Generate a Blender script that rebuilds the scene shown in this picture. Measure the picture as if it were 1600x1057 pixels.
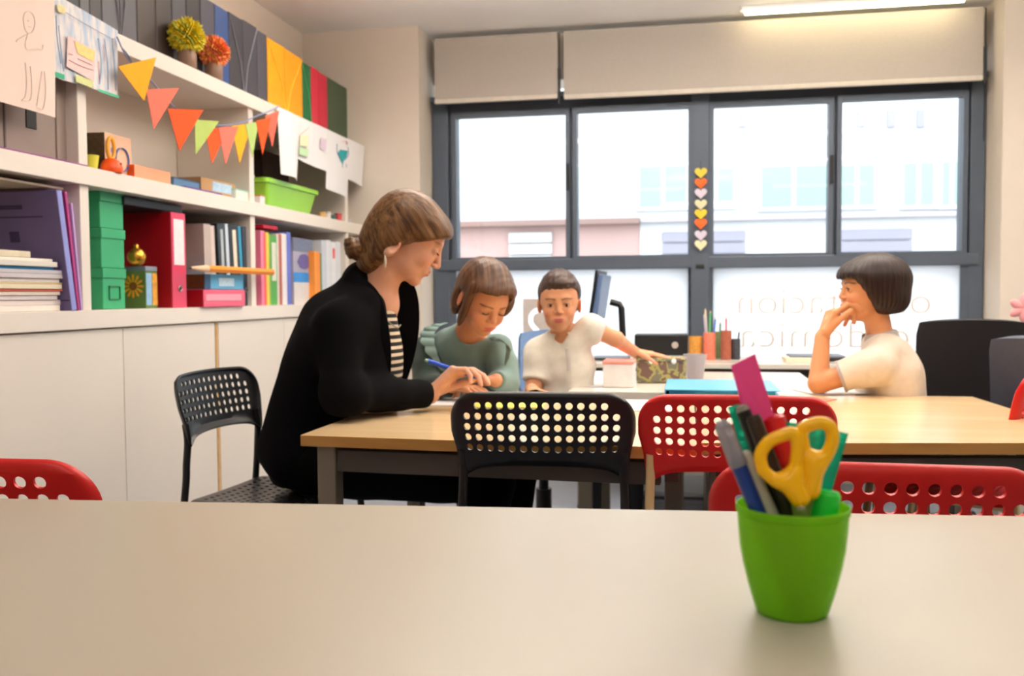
import bpy, bmesh, math, random
import numpy as np
from mathutils import Vector, Matrix

for o in list(bpy.data.objects):
    bpy.data.objects.remove(o)
SC = bpy.context.scene
COL = SC.collection
PI = math.pi

# ------------------------------------------------------------------ camera
F_PX, CX, CY = 1460.0, 800.0, 528.5
CAM_Z = 0.97
_yc = Vector((274.0, 68.5, -F_PX)).normalized()
_r = -0.002
_xc = Vector((1.0, _r, (274.0 + 68.5 * _r) / F_PX)).normalized()
_zc = _xc.cross(_yc)
_xc = _yc.cross(_zc)
W2C = Matrix((_xc, _yc, _zc)).transposed()      # columns = world axes seen by the camera
C2W = W2C.transposed()
cam_d = bpy.data.cameras.new('camera')
cam = bpy.data.objects.new('camera', cam_d)
COL.objects.link(cam)
cam.matrix_world = Matrix.Translation((0, 0, CAM_Z)) @ C2W.to_4x4()
cam_d.sensor_width = 36.0
cam_d.lens = F_PX / 1600.0 * 36.0
cam_d.clip_start = 0.05
cam_d.clip_end = 200
cam_d.dof.use_dof = True
cam_d.dof.focus_distance = 1.35
cam_d.dof.aperture_fstop = 7.0
SC.camera = cam

# ------------------------------------------------------------------ world, lights, exposure
SC.view_settings.view_transform = 'Standard'
SC.view_settings.look = 'None'
SC.view_settings.exposure = 0.0
SC.view_settings.gamma = 1.0
SC.view_settings.use_curve_mapping = False
try:
    SC.cycles.use_denoising = True
    SC.cycles.max_bounces = 8
    SC.cycles.transparent_max_bounces = 16
    SC.cycles.caustics_reflective = False
    SC.cycles.caustics_refractive = False
    SC.cycles.sample_clamp_indirect = 6.0
except Exception:
    pass
world = bpy.data.worlds.new('overcast_sky')
SC.world = world
world.use_nodes = True
_bg = world.node_tree.nodes['Background']
_bg.inputs['Color'].default_value = (0.90, 0.95, 1.0, 1)
_bg.inputs['Strength'].default_value = 6.0

def area_light(name, loc, size, energy, col, rot=(0, 0, 0)):
    l = bpy.data.lights.new(name, 'AREA')
    l.shape = 'RECTANGLE'
    l.size, l.size_y = size
    l.energy = energy
    l.color = col
    o = bpy.data.objects.new(name, l)
    o.location = loc
    o.rotation_euler = rot
    COL.objects.link(o)
    return o

WARM = (1.0, 0.905, 0.81)
# added lights above the view: down for room lamps, up to brighten the ceiling
for _x, _y, _d, _u in ((-0.5, 0.1, 2.0, 5), (1.3, 0.1, 2.0, 5), (-0.45, 2.0, 7, 10), (1.0, 2.0, 6, 16), (0.2, -1.5, 9, 8), (2.4, 3.2, 5, 18), (-0.55, 3.3, 5, 26), (0.8, 3.3, 4, 30)):
    area_light('room_down_fill', (_x, _y, 2.06), (0.9, 0.22), _d, WARM)
    area_light('ceiling_up_fill', (_x, _y, 2.10), (0.9, 0.22), _u, WARM, (PI, 0, 0))

area_light('ceiling_fill_light', (0.5, 3.9, 2.27), (2.2, 0.16), 22, WARM, (PI, 0, 0))  # added unseen uplights, no fixture here; they brighten the far ceiling
area_light('ceiling_fill_light', (-1.2, 3.7, 2.25), (0.7, 0.16), 6, WARM, (PI, 0, 0))

# ------------------------------------------------------------------ pixel -> plane helpers (measuring aids)
def ray(px, py):
    return C2W @ Vector(((px - CX) / F_PX, -(py - CY) / F_PX, -1.0))

def UY(px, py, Y):
    d = ray(px, py); t = Y / d.y
    return Vector((0, 0, CAM_Z)) + d * t

def UX(px, py, X):
    d = ray(px, py); t = X / d.x
    return Vector((0, 0, CAM_Z)) + d * t

def UZ(px, py, Z):
    d = ray(px, py); t = (Z - CAM_Z) / d.z
    return Vector((0, 0, CAM_Z)) + d * t

# ------------------------------------------------------------------ materials
def lin(h):
    h = h.lstrip('#')
    c = [int(h[i:i + 2], 16) / 255 for i in (0, 2, 4)]
    return tuple(x / 12.92 if x <= 0.04045 else ((x + 0.055) / 1.055) ** 2.4 for x in c)

_mats = {}
def mat(name, col='#808080', rough=0.5, var=0.06, scale=30.0, bump=0.0, bscale=None, metal=0.0, spec=0.5,
        trans=0.0, alpha=1.0, emit=None, estr=0.0, stretch=(1, 1, 1), coat=0.0, sheen=0.0, attr=None, ior=1.45, sss=0.0, coords='Object'):
    if name in _mats:
        return _mats[name]
    m = bpy.data.materials.new(name)
    m.use_nodes = True
    nt = m.node_tree; N = nt.nodes; L = nt.links
    b = N['Principled BSDF']
    c = lin(col) if isinstance(col, str) else col
    tc = N.new('ShaderNodeTexCoord')
    mp = N.new('ShaderNodeMapping'); mp.inputs['Scale'].default_value = stretch
    L.new(tc.outputs[coords], mp.inputs['Vector'])
    nz = N.new('ShaderNodeTexNoise'); nz.inputs['Scale'].default_value = scale; nz.inputs['Detail'].default_value = 4
    L.new(mp.outputs[0], nz.inputs['Vector'])
    hs = N.new('ShaderNodeHueSaturation')
    mr = N.new('ShaderNodeMapRange')
    mr.inputs['From Min'].default_value = 0.25; mr.inputs['From Max'].default_value = 0.75
    mr.inputs['To Min'].default_value = 1 - var; mr.inputs['To Max'].default_value = 1 + var
    L.new(nz.outputs['Fac'], mr.inputs['Value'])
    L.new(mr.outputs[0], hs.inputs['Value'])
    if attr:
        at = N.new('ShaderNodeAttribute'); at.attribute_name = attr
        L.new(at.outputs['Color'], hs.inputs['Color'])
    else:
        hs.inputs['Color'].default_value = (*c, 1)
    L.new(hs.outputs[0], b.inputs['Base Color'])
    b.inputs['Roughness'].default_value = rough
    b.inputs['Metallic'].default_value = metal
    b.inputs['Specular IOR Level'].default_value = spec
    b.inputs['IOR'].default_value = ior
    b.inputs['Transmission Weight'].default_value = trans
    b.inputs['Alpha'].default_value = alpha
    b.inputs['Coat Weight'].default_value = coat
    b.inputs['Sheen Weight'].default_value = sheen
    if sss:
        b.inputs['Subsurface Weight'].default_value = sss
        b.inputs['Subsurface Radius'].default_value = (0.012, 0.005, 0.003)
        b.inputs['Subsurface Scale'].default_value = 1.0
    if emit is not None:
        b.inputs['Emission Color'].default_value = (*(lin(emit) if isinstance(emit, str) else emit), 1)
        b.inputs['Emission Strength'].default_value = estr
    if bump:
        n2 = N.new('ShaderNodeTexNoise'); n2.inputs['Scale'].default_value = bscale or scale * 4; n2.inputs['Detail'].default_value = 3
        L.new(mp.outputs[0], n2.inputs['Vector'])
        bp = N.new('ShaderNodeBump'); bp.inputs['Strength'].default_value = bump; bp.inputs['Distance'].default_value = 0.002
        L.new(n2.outputs['Fac'], bp.inputs['Height'])
        L.new(bp.outputs[0], b.inputs['Normal'])
    _mats[name] = m
    return m

def wood(name, c1, c2, rough=0.35, scale=2.0, stretch=(1.0, 14.0, 14.0), spec=0.5):
    if name in _mats: return _mats[name]
    m = mat(name, c1, rough, spec=spec)
    nt = m.node_tree; N = nt.nodes; L = nt.links
    tc = N.new('ShaderNodeTexCoord'); mp = N.new('ShaderNodeMapping'); mp.inputs['Scale'].default_value = stretch
    L.new(tc.outputs['Object'], mp.inputs['Vector'])
    nz = N.new('ShaderNodeTexNoise'); nz.inputs['Scale'].default_value = scale; nz.inputs['Detail'].default_value = 6
    nz.inputs['Distortion'].default_value = 0.6
    L.new(mp.outputs[0], nz.inputs['Vector'])
    cr = N.new('ShaderNodeValToRGB')
    cr.color_ramp.elements[0].position = 0.3; cr.color_ramp.elements[0].color = (*lin(c1), 1)
    cr.color_ramp.elements[1].position = 0.7; cr.color_ramp.elements[1].color = (*lin(c2), 1)
    L.new(nz.outputs['Fac'], cr.inputs[0])
    L.new(cr.outputs[0], N['Principled BSDF'].inputs['Base Color'])
    return m

def glass_mat(name, tint=(0.97, 0.99, 1.0), gloss=0.06):
    if name in _mats: return _mats[name]
    m = bpy.data.materials.new(name); m.use_nodes = True
    nt = m.node_tree; N = nt.nodes; L = nt.links
    N.remove(N['Principled BSDF'])
    t = N.new('ShaderNodeBsdfTransparent'); t.inputs[0].default_value = (*tint, 1)
    g = N.new('ShaderNodeBsdfGlossy'); g.inputs['Roughness'].default_value = 0.03
    mx = N.new('ShaderNodeMixShader'); fr = N.new('ShaderNodeFresnel'); fr.inputs[0].default_value = 1.45
    nz = N.new('ShaderNodeTexNoise'); nz.inputs['Scale'].default_value = 3
    ma = N.new('ShaderNodeMath'); ma.operation = 'MULTIPLY'
    L.new(fr.outputs[0], ma.inputs[0]); ma.inputs[1].default_value = 1.0 + gloss
    L.new(ma.outputs[0], mx.inputs[0]); L.new(t.outputs[0], mx.inputs[1]); L.new(g.outputs[0], mx.inputs[2])
    L.new(mx.outputs[0], N['Material Output'].inputs['Surface'])
    _mats[name] = m
    return m

def translucent_mat(name, col, mix_transp=0.0, rough=0.4, weight=0.6):
    """thin plastic / frosted film: diffuse + translucent (+ some clear)"""
    if name in _mats: return _mats[name]
    m = bpy.data.materials.new(name); m.use_nodes = True
    nt = m.node_tree; N = nt.nodes; L = nt.links
    b = N['Principled BSDF']; c = lin(col) if isinstance(col, str) else col
    b.inputs['Base Color'].default_value = (*c, 1); b.inputs['Roughness'].default_value = rough
    tr = N.new('ShaderNodeBsdfTranslucent'); tr.inputs[0].default_value = (*c, 1)
    tp = N.new('ShaderNodeBsdfTransparent'); tp.inputs[0].default_value = (*[min(1, x ** 0.5) for x in c], 1)
    m1 = N.new('ShaderNodeMixShader'); m1.inputs[0].default_value = weight
    L.new(b.outputs[0], m1.inputs[1]); L.new(tr.outputs[0], m1.inputs[2])
    nz = N.new('ShaderNodeTexNoise'); nz.inputs['Scale'].default_value = 40
    mr = N.new('ShaderNodeMapRange'); mr.inputs['To Min'].default_value = mix_transp * 0.9; mr.inputs['To Max'].default_value = mix_transp * 1.1
    L.new(nz.outputs['Fac'], mr.inputs['Value'])
    m2 = N.new('ShaderNodeMixShader'); L.new(mr.outputs[0], m2.inputs[0])
    L.new(m1.outputs[0], m2.inputs[1]); L.new(tp.outputs[0], m2.inputs[2])
    L.new(m2.outputs[0], N['Material Output'].inputs['Surface'])
    _mats[name] = m
    return m

# ------------------------------------------------------------------ object helpers
def link(o, parent=None):
    COL.objects.link(o)
    if parent is not None:
        o.parent = parent
    return o

def thing(name, label, cat, loc=(0, 0, 0), rot=(0, 0, 0), group=None):
    o = bpy.data.objects.new(name, None)
    o.empty_display_size = 0.05
    o.location = loc; o.rotation_euler = rot
    o['label'] = label; o['category'] = cat
    if group: o['group'] = group
    return link(o)

def tag(o, label, cat, group=None, kind=None):
    o['label'] = label; o['category'] = cat
    if group: o['group'] = group
    if kind: o['kind'] = kind
    return o

def mobj(name, bm, m, parent=None, smooth=None, loc=None, rot=None):
    me = bpy.data.meshes.new(name)
    bm.normal_update()
    bm.to_mesh(me); bm.free()
    for mm in (m if isinstance(m, (list, tuple)) else [m]):
        me.materials.append(mm)
    if smooth is not None:
        me.polygons.foreach_set('use_smooth', [True] * len(me.polygons))
        me.set_sharp_from_angle(angle=math.radians(smooth))
    o = bpy.data.objects.new(name, me)
    if loc is not None: o.location = loc
    if rot is not None: o.rotation_euler = rot
    return link(o, parent)

def struct(name, bm, m, parent=None, smooth=None, label=None):
    o = mobj(name, bm, m, parent, smooth)
    o['kind'] = 'structure'
    if label: o['label'] = label
    return o

def B(bm=None):
    return bm or bmesh.new()

def box(bm, lo, hi, bev=0.0, M=None, seg=2):
    lo = Vector(lo); hi = Vector(hi)
    r = bmesh.ops.create_cube(bm, size=1.0)
    vs = r['verts']
    for v in vs:
        v.co = Vector(((lo.x + hi.x) / 2 + v.co.x * (hi.x - lo.x), (lo.y + hi.y) / 2 + v.co.y * (hi.y - lo.y), (lo.z + hi.z) / 2 + v.co.z * (hi.z - lo.z)))
    if bev > 0:
        es = list({e for v in vs for e in v.link_edges})
        g = bmesh.ops.bevel(bm, geom=es, offset=bev, segments=seg, profile=0.5, affect='EDGES')
        vs = list({v for f in g['faces'] for v in f.verts} | {v for v in vs if v.is_valid})
    if M is not None:
        bmesh.ops.transform(bm, matrix=M, verts=vs)
    return bm

def bx(lo, hi, bev=0.0, M=None, seg=2):
    return box(bmesh.new(), lo, hi, bev, M, seg)

def tube(bm, pts, r, n=10, closed=False, flat=None, cap=True):
    pts = [Vector(p) for p in pts]
    rs = r if isinstance(r, (list, tuple)) else [r] * len(pts)
    rings = []
    up = Vector((0, 0, 1))
    prev = None
    for i, p in enumerate(pts):
        if closed:
            d = pts[(i + 1) % len(pts)] - pts[i - 1]
        else:
            d = (pts[min(i + 1, len(pts) - 1)] - pts[max(i - 1, 0)])
        d.normalize()
        if prev is None:
            a = d.cross(up)
            if a.length < 0.1: a = d.cross(Vector((0, 1, 0)))
        else:
            a = prev - d * prev.dot(d)
        a.normalize(); prev = a
        b = d.cross(a)
        fa, fb = (1, 1) if flat is None else flat
        rings.append([bm.verts.new(p + (a * math.cos(2 * PI * k / n) * fa + b * math.sin(2 * PI * k / n) * fb) * rs[i]) for k in range(n)])
    m = len(rings)
    for i in range(m if closed else m - 1):
        A, C = rings[i], rings[(i + 1) % m]
        for k in range(n):
            bm.faces.new((A[k], A[(k + 1) % n], C[(k + 1) % n], C[k]))
    if not closed and cap:
        bm.faces.new(rings[0][::-1]); bm.faces.new(rings[-1])
    return bm

def smooth_path(pts, n=6):
    """Catmull-Rom"""
    P = [Vector(p) for p in pts]; out = []
    P = [P[0] * 2 - P[1]] + P + [P[-1] * 2 - P[-2]]
    for i in range(1, len(P) - 2):
        for k in range(n):
            t = k / n
            a, b, c, d = P[i - 1], P[i], P[i + 1], P[i + 2]
            out.append(0.5 * ((2 * b) + (c - a) * t + (2 * a - 5 * b + 4 * c - d) * t * t + (3 * b - a - 3 * c + d) * t ** 3))
    out.append(P[-2])
    return out

def lathe(bm, prof, n=32, center=(0, 0, 0), close_top=False, close_bot=True):
    c = Vector(center); rings = []
    for r, z in prof:
        rings.append([bm.verts.new(c + Vector((r * math.cos(2 * PI * k / n), r * math.sin(2 * PI * k / n), z))) for k in range(n)])
    for A, C in zip(rings, rings[1:]):
        for k in range(n):
            bm.faces.new((A[k], A[(k + 1) % n], C[(k + 1) % n], C[k]))
    if close_bot: bm.faces.new(rings[0][::-1])
    if close_top: bm.faces.new(rings[-1])
    return bm

def poly_prism(bm, pts, ext):
    """polygon of 3D points extruded by vector ext"""
    ext = Vector(ext)
    a = [bm.verts.new(Vector(p)) for p in pts]
    b = [bm.verts.new(Vector(p) + ext) for p in pts]
    bm.faces.new(a[::-1]); bm.faces.new(b)
    n = len(a)
    for i in range(n):
        bm.faces.new((a[i], a[(i + 1) % n], b[(i + 1) % n], b[i]))
    bmesh.ops.recalc_face_normals(bm, faces=list(bm.faces))
    return bm

def sheet(bm, pts, th=0.0006, nx=8, ny=8, wave=None):
    """bilinear sheet over four corners (TL, TR, BR, BL) with thickness"""
    TL, TR, BR, BL = [Vector(p) for p in pts]
    nrm = (TR - TL).cross(BL - TL).normalized()
    def grid(off):
        g = []
        for j in range(ny + 1):
            row = []
            for i in range(nx + 1):
                u, v = i / nx, j / ny
                p = (TL * (1 - u) + TR * u) * (1 - v) + (BL * (1 - u) + BR * u) * v
                w = wave(u, v) if wave else 0
                row.append(bm.verts.new(p + nrm * (w + off)))
            g.append(row)
        return g
    g0, g1 = grid(0), grid(th)
    for j in range(ny):
        for i in range(nx):
            bm.faces.new((g0[j][i], g0[j][i + 1], g0[j + 1][i + 1], g0[j + 1][i]))
            bm.faces.new((g1[j][i], g1[j + 1][i], g1[j + 1][i + 1], g1[j][i + 1]))
    def rim(a, b, c, d): bm.faces.new((a, b, c, d))
    for i in range(nx):
        rim(g0[0][i], g1[0][i], g1[0][i + 1], g0[0][i + 1]); rim(g0[ny][i], g0[ny][i + 1], g1[ny][i + 1], g1[ny][i])
    for j in range(ny):
        rim(g0[j][0], g0[j + 1][0], g1[j + 1][0], g1[j][0]); rim(g0[j][nx], g1[j][nx], g1[j + 1][nx], g0[j + 1][nx])
    bmesh.ops.recalc_face_normals(bm, faces=list(bm.faces))
    return bm

def text_mesh(name, txt, size, m, M, parent=None, thin=0.0, depth=0.0005):
    cu = bpy.data.curves.new(name, 'FONT')
    cu.body = txt; cu.size = size; cu.offset = -thin; cu.extrude = depth; cu.align_x = 'LEFT'; cu.resolution_u = 4
    t = bpy.data.objects.new(name + '_tmp', cu); COL.objects.link(t)
    dg = bpy.context.evaluated_depsgraph_get()
    me = bpy.data.meshes.new_from_object(t.evaluated_get(dg))
    bpy.data.objects.remove(t)
    me.name = name; me.materials.clear(); me.materials.append(m)
    me.transform(M)
    o = bpy.data.objects.new(name, me)
    return link(o, parent)
# ------------------------------------------------------------------ structure
XW_L, Y_BACK, Y_WIN, Z_CEIL = -2.01, 4.73, 5.0, 2.365
X_SH = -1.68                                     # front plane of the shelving
RX0, RX1 = -1.372, 1.44                          # window recess
X_R, Y_F = 3.2, -3.0
plaster = mat('wall_plaster', '#ddd2c4', 0.9, 0.02, 8, bump=0.08, bscale=160)
ceil_m = mat('ceiling_paint', '#f8f7f5', 0.9, 0.015, 6, bump=0.05, bscale=120)
white_mel = mat('white_melamine', '#ece3d8', 0.42, 0.015, 4)
floor_m = mat('grey_vinyl_floor', '#8d95a3', 0.35, 0.08, 18, bump=0.05)
frame_m = mat('anthracite_aluminium', '#535c69', 0.42, 0.04, 10, metal=0.2)
frame_d = mat('black_gasket', '#17191d', 0.5)

struct('floor', bx((XW_L - .1, Y_F, -0.1), (X_R, Y_WIN + .1, 0)), floor_m, label='grey blue smooth vinyl floor')
struct('ceiling', bx((XW_L - .1, Y_F, Z_CEIL), (X_R, Y_WIN + .25, Z_CEIL + .12)), ceil_m, label='white painted ceiling')
struct('wall_left', bx((XW_L - .12, Y_F, 0), (XW_L, Y_WIN + .1, Z_CEIL)), plaster)
struct('wall_right', bx((X_R, Y_F, 0), (X_R + .12, Y_WIN + .1, Z_CEIL)), plaster)
struct('wall_front', bx((XW_L, Y_F - .12, 0), (X_R, Y_F, Z_CEIL)), plaster)
bm = bx((XW_L, Y_BACK, 0), (RX0, Y_WIN + .25, Z_CEIL))
box(bm, (RX1, Y_BACK, 0), (X_R, Y_WIN + .25, Z_CEIL))
SILL_Z = 0.56
box(bm, (RX0, Y_WIN - .06, 0), (RX1, Y_WIN + .25, SILL_Z))
zt = UY(1100, 142, Y_WIN).z
box(bm, (RX0, Y_WIN + .02, zt + .1), (RX1, Y_WIN + .25, Z_CEIL))
struct('wall_back', bm, plaster, label='cream plaster wall around the window recess')

# window_1 : anthracite sliding window, panes as children
win = bpy.data.objects.new('window_1', None); link(win); win['kind'] = 'structure'
win['label'] = 'wide anthracite aluminium window of four upper and two lower panes'
def ZY(px, py, Y=Y_WIN): return UY(px, py, Y).z
def XY(px, py, Y=Y_WIN): return UY(px, py, Y).x
TOPZ = zt + .02
z_head = (ZY(800, 168))                          # bottom of head profile
z_mid0, z_mid1 = ZY(980, 421), ZY(980, 403)      # transom
z_bot = ZY(1200, 570)
z_ptop = ZY(980, 176)
y0, y1 = Y_WIN - .035, Y_WIN + .06
def fr(name, lo, hi, m=frame_m, bev=.004): return mobj(name, bx(lo, hi, bev), m, win)
fr('frame_jamb', (RX0 + .005, y0, z_bot - .05), (XY(703, 300), y1, TOPZ))
fr('frame_jamb', (XY(1512, 300), y0, z_bot - .05), (RX1 - .005, y1, TOPZ))
fr('frame_head', (RX0 + .005, y0 - .03, z_head + .03), (RX1 - .005, y1, TOPZ))
fr('frame_sill', (RX0 + .005, y0 - .03, z_bot - .045), (RX1 - .005, y1, z_bot))
fr('transom', (RX0 + .03, y0 - .01, z_mid0), (RX1 - .03, y1, z_mid1), bev=.006)
xm0, xm1 = XY(1080, 300), XY(1108, 300)
fr('mullion', (xm0, y0 - .012, z_bot), (xm1, y1, z_head + .03))
fr('mullion_cover', ((xm0 + xm1) / 2 - .022, y0 - .022, z_mid0 + .0), ((xm0 + xm1) / 2 + .022, y0 - .010, z_mid0 + .02), frame_d)
clear = glass_mat('window_glass')
film = translucent_mat('frosted_window_film', '#f4f7fa', 0.05, 0.5, 0.85)
panes = [(715, 885), (903, 1075), (1115, 1293), (1313, 1500)]
s0 = .024
zh0 = z_ptop + .03
fr('head_filler', (XY(703, 300) - .01, y0 + .03, zh0 - .004), (XY(1512, 300) + .01, y1, TOPZ))
fr('transom_filler', (XY(703, 300) - .01, y0 + .03, z_mid1 - .01), (XY(1512, 300) + .01, y1, z_mid1 + .004))
fr('mullion_filler', (XY(885, 300), y0 + .03, z_mid1 - .01), (XY(903, 300), y1, zh0 + .01))
fr('mullion_filler', (XY(1293, 300), y0 + .03, z_mid1 - .01), (XY(1313, 300), y1, zh0 + .01))
fr('jamb_filler', (XY(700, 300), y0 + .03, z_bot), (XY(715, 300), y1, zh0 + .01))
fr('jamb_filler', (XY(1500, 300), y0 + .03, z_bot), (XY(1515, 300), y1, zh0 + .01))
fr('mullion_filler', (XY(1075, 300), y0 + .02, z_bot), (XY(1115, 300), y1, zh0 + .01))
for i, (a, b) in enumerate(panes):
    xa, xb = XY(a, 300), XY(b, 300)
    za, zb = z_mid1 + .012, z_ptop
    dy = -.012 if i % 2 else .0
    bm = bx((xa - s0, y0 + .0 + dy, za - .014), (xa, y0 + .04 + dy, zb + .03), .002)
    box(bm, (xb, y0 + dy, za - .014), (xb + s0, y0 + .04 + dy, zb + .03), .002)
    box(bm, (xa - s0, y0 + .001 + dy, zb), (xb + s0, y0 + .039 + dy, zb + .032), .002)
    box(bm, (xa - s0, y0 + .001 + dy, za - .022), (xb + s0, y0 + .039 + dy, za), .002)
    sash = mobj('sash', bm, frame_m, win)
    mobj('pane', bx((xa - .003, y0 + .02 + dy, za - .003), (xb + .003, y0 + .024 + dy, zb + .003)), clear, sash)
    if i % 2 == 0:
        hx = xb + .012
        mobj('latch', bx((hx - .008, y0 - .016, z_mid1 + .36), (hx + .008, y0, z_mid1 + .50), .003), frame_d, sash)
for a, b in ((715, 1078), (1112, 1497)):
    xa, xb = XY(a, 500), XY(b, 500)
    za, zb = z_bot + .01, z_mid0 - .005
    bm = bx((xa - .04, y0 + .005, za - .02), (xa, y0 + .04, zb + .02), .002)
    box(bm, (xb, y0 + .005, za - .02), (xb + .04, y0 + .04, zb + .02), .002)
    sash = mobj('sash', bm, frame_m, win)
    mobj('frosted_pane', bx((xa - .003, y0 + .02, za - .02), (xb + .003, y0 + .024, zb + .02)), film, sash)
# mirrored lettering on the outside of the lower right pane (read from inside, back to front)
let_m = mat('lettering_vinyl', '#ddd0c0', 0.6)
def letters(txt, x_right, z_base, xh_w):
    # mirrored in x: starts on the right and runs left
    M = Matrix.Translation((x_right, y0 + .017, z_base)) @ Matrix.Diagonal((-1, 1, 1, 1)) @ Matrix.Rotation(PI / 2, 4, 'X')
    o = text_mesh('lettering', txt, 0.2, let_m, M, win, thin=0.0035)
    # scale to the wanted total width
    xs = [v.co.x for v in o.data.vertices]
    f = xh_w / (max(xs) - min(xs))
    x0 = max(xs)
    for v in o.data.vertices:
        v.co.x = x_right + (v.co.x - x0) * f
    return o
p1, p0 = UY(1455, 490, y0), UY(1154, 494, y0)
letters('orientaci\u00f3n', p1.x, p1.z - .003, p1.x - p0.x)
p1, p0 = UY(1455, 543, y0), UY(1154, 546, y0)
letters('acad\u00e9mica', p1.x, p1.z - .006, p1.x - p0.x)
# taupe square sticker with white heart on lower left pane
tp = mat('taupe_sticker', '#cdc2bb', 0.6)
hw = mat('white_sticker', '#ffffff', 0.6)
a, b = UY(817, 467, y0 + .015), UY(884, 560, y0 + .015)
def heart_pt(t, cx, cz, k): return (cx + k * 16 * math.sin(t) ** 3, cz + k * (13 * math.cos(t) - 5 * math.cos(2 * t) - 2 * math.cos(3 * t) - math.cos(4 * t)))
cxh, czh = (a.x + b.x) / 2 + .035, (a.z + b.z) / 2 + .02
hpts = np.array([heart_pt(2 * PI * k / 160, cxh, czh, .0068) for k in range(160)])
bm = bmesh.new(); nx_, nz_ = 46, 62
gx_ = np.linspace(a.x, b.x, nx_ + 1); gz_ = np.linspace(b.z, a.z, nz_ + 1); vc = {}
def gv(i, j):
    if (i, j) not in vc: vc[i, j] = bm.verts.new((gx_[i], y0 + .012, gz_[j]))
    return vc[i, j]
for i in range(nx_):
    for j in range(nz_):
        c_ = np.array([(gx_[i] + gx_[i + 1]) / 2, (gz_[j] + gz_[j + 1]) / 2])
        if np.min(np.hypot(*(hpts - c_).T)) > .013:
            bm.faces.new((gv(i, j), gv(i + 1, j), gv(i + 1, j + 1), gv(i, j + 1)))
st = mobj('window_sticker', bm, tp)
tag(st, 'square taupe sticker with cut-out heart outline on the lower window pane behind the boy', 'sticker')

# roller blinds
blind_m = mat('blind_fabric', '#b8b0a7', 0.85, 0.03, 60, bump=0.15, bscale=500)
hem_m = mat('blind_hem', '#ddd5c9', 0.7)
Yb = 4.86
for i, (xa, xb, ya, yb_) in enumerate(((679, 871, 60, 153), (881, 1536, 49, 134))):
    A = UY(xa, 100, Yb).x; Bx = UY(xb, 100, Yb).x
    zb = UY((xa + xb) / 2, 155 if i == 0 else 137, Yb).z
    t = thing('roller_blind', ('narrow' if i == 0 else 'long wide') + ' beige roller blind rolled down above the window on the ' + ('left' if i == 0 else 'right'), 'blind', ((A + Bx) / 2, Yb, zb), group='roller blinds above the window')
    mobj('fabric', bx((A - t.location.x, -.002, 0), (Bx - t.location.x, .002, Z_CEIL - zb - .04)), blind_m, t)
    mobj('hem_bar', bx((A - t.location.x, -.009, -.012), (Bx - t.location.x, .009, .012), .004), hem_m, t)
    bm = bmesh.new(); tube(bm, [(A - t.location.x, .02, Z_CEIL - zb - .05), (Bx - t.location.x, .02, Z_CEIL - zb - .05)], .022, 12)
    mobj('roller_tube', bm, hem_m, t, 40)
    if True:
        bm = bx((Bx - t.location.x + .002, -.01, Z_CEIL - zb - .40), (Bx - t.location.x + .016, .01, Z_CEIL - zb - .22), .003)
        tube(bm, [(Bx - t.location.x + .009, 0, Z_CEIL - zb - .04), (Bx - t.location.x + .009, 0, -.3 if i else -.02)], .003, 6)
        mobj('chain_cord', bm, frame_d, t)

# light strip tucked under the ceiling in front of the blind
A, Bp = UY(1165, 30, 4.70), UY(1512, 12, 4.70)
t = thing('strip_light', 'warm glowing fluorescent strip light under the ceiling above the right blind', 'light', ((A.x + Bp.x) / 2, 4.76, Z_CEIL))
hl = (Bp.x - A.x) / 2
mobj('housing', bx((-hl - .02, -.03, -.014), (hl + .02, .03, 0), .002), ceil_m, t)
glow = mat('strip_tube_glow', '#fff2c4', 0.5, emit=(1.0, 0.86, 0.52), estr=14.0)
bm = bmesh.new(); tube(bm, [(-hl, 0, -.026), (hl, 0, -.026)], .010, 10)
mobj('tube_lamp', bm, glow, t, 40)
# a small round ceiling spot mirrored in the window head in the photograph: real lamp disc behind
# heart garland on the mullion
gx = UY(1095, 300, y0 - .02)
t = thing('heart_garland', 'vertical garland of eight small paper hearts hanging on the window mullion', 'garland', (gx.x, y0 - .03, UY(1095, 262, y0).z))
hc = ['#e3c94e', '#f26a30', '#d9cfe0', '#e4dcb4', '#e6c23c', '#f0662c', '#d8d0e2', '#efe8c0']
bm = bmesh.new(); z_top = t.location.z
hz = [UY(1095, y, y0).z for y in (271, 287, 303, 320, 335, 350, 368, 383)]
tube(bm, [(0, 0, .03), (0, 0, hz[-1] - z_top - .02)], .0012, 5); mobj('string', bm, frame_d, t)
for k, c in enumerate(hc):
    bm = bmesh.new(); pts = []
    for j in range(24):
        tt = 2 * PI * j / 24
        s = .00195
        pts.append((s * 16 * math.sin(tt) ** 3, -.004, hz[k] - z_top + s * (13 * math.cos(tt) - 5 * math.cos(2 * tt) - 2 * math.cos(3 * tt) - math.cos(4 * tt))))
    poly_prism(bm, pts, (0, .006, 0))
    mobj('paper_heart', bm, mat('paper_' + c[1:], c, 0.8), t)['label'] = ['yellow', 'orange', 'lilac', 'cream', 'golden', 'dark orange', 'pale lilac', 'pale yellow'][k] + ' paper heart'

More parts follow.
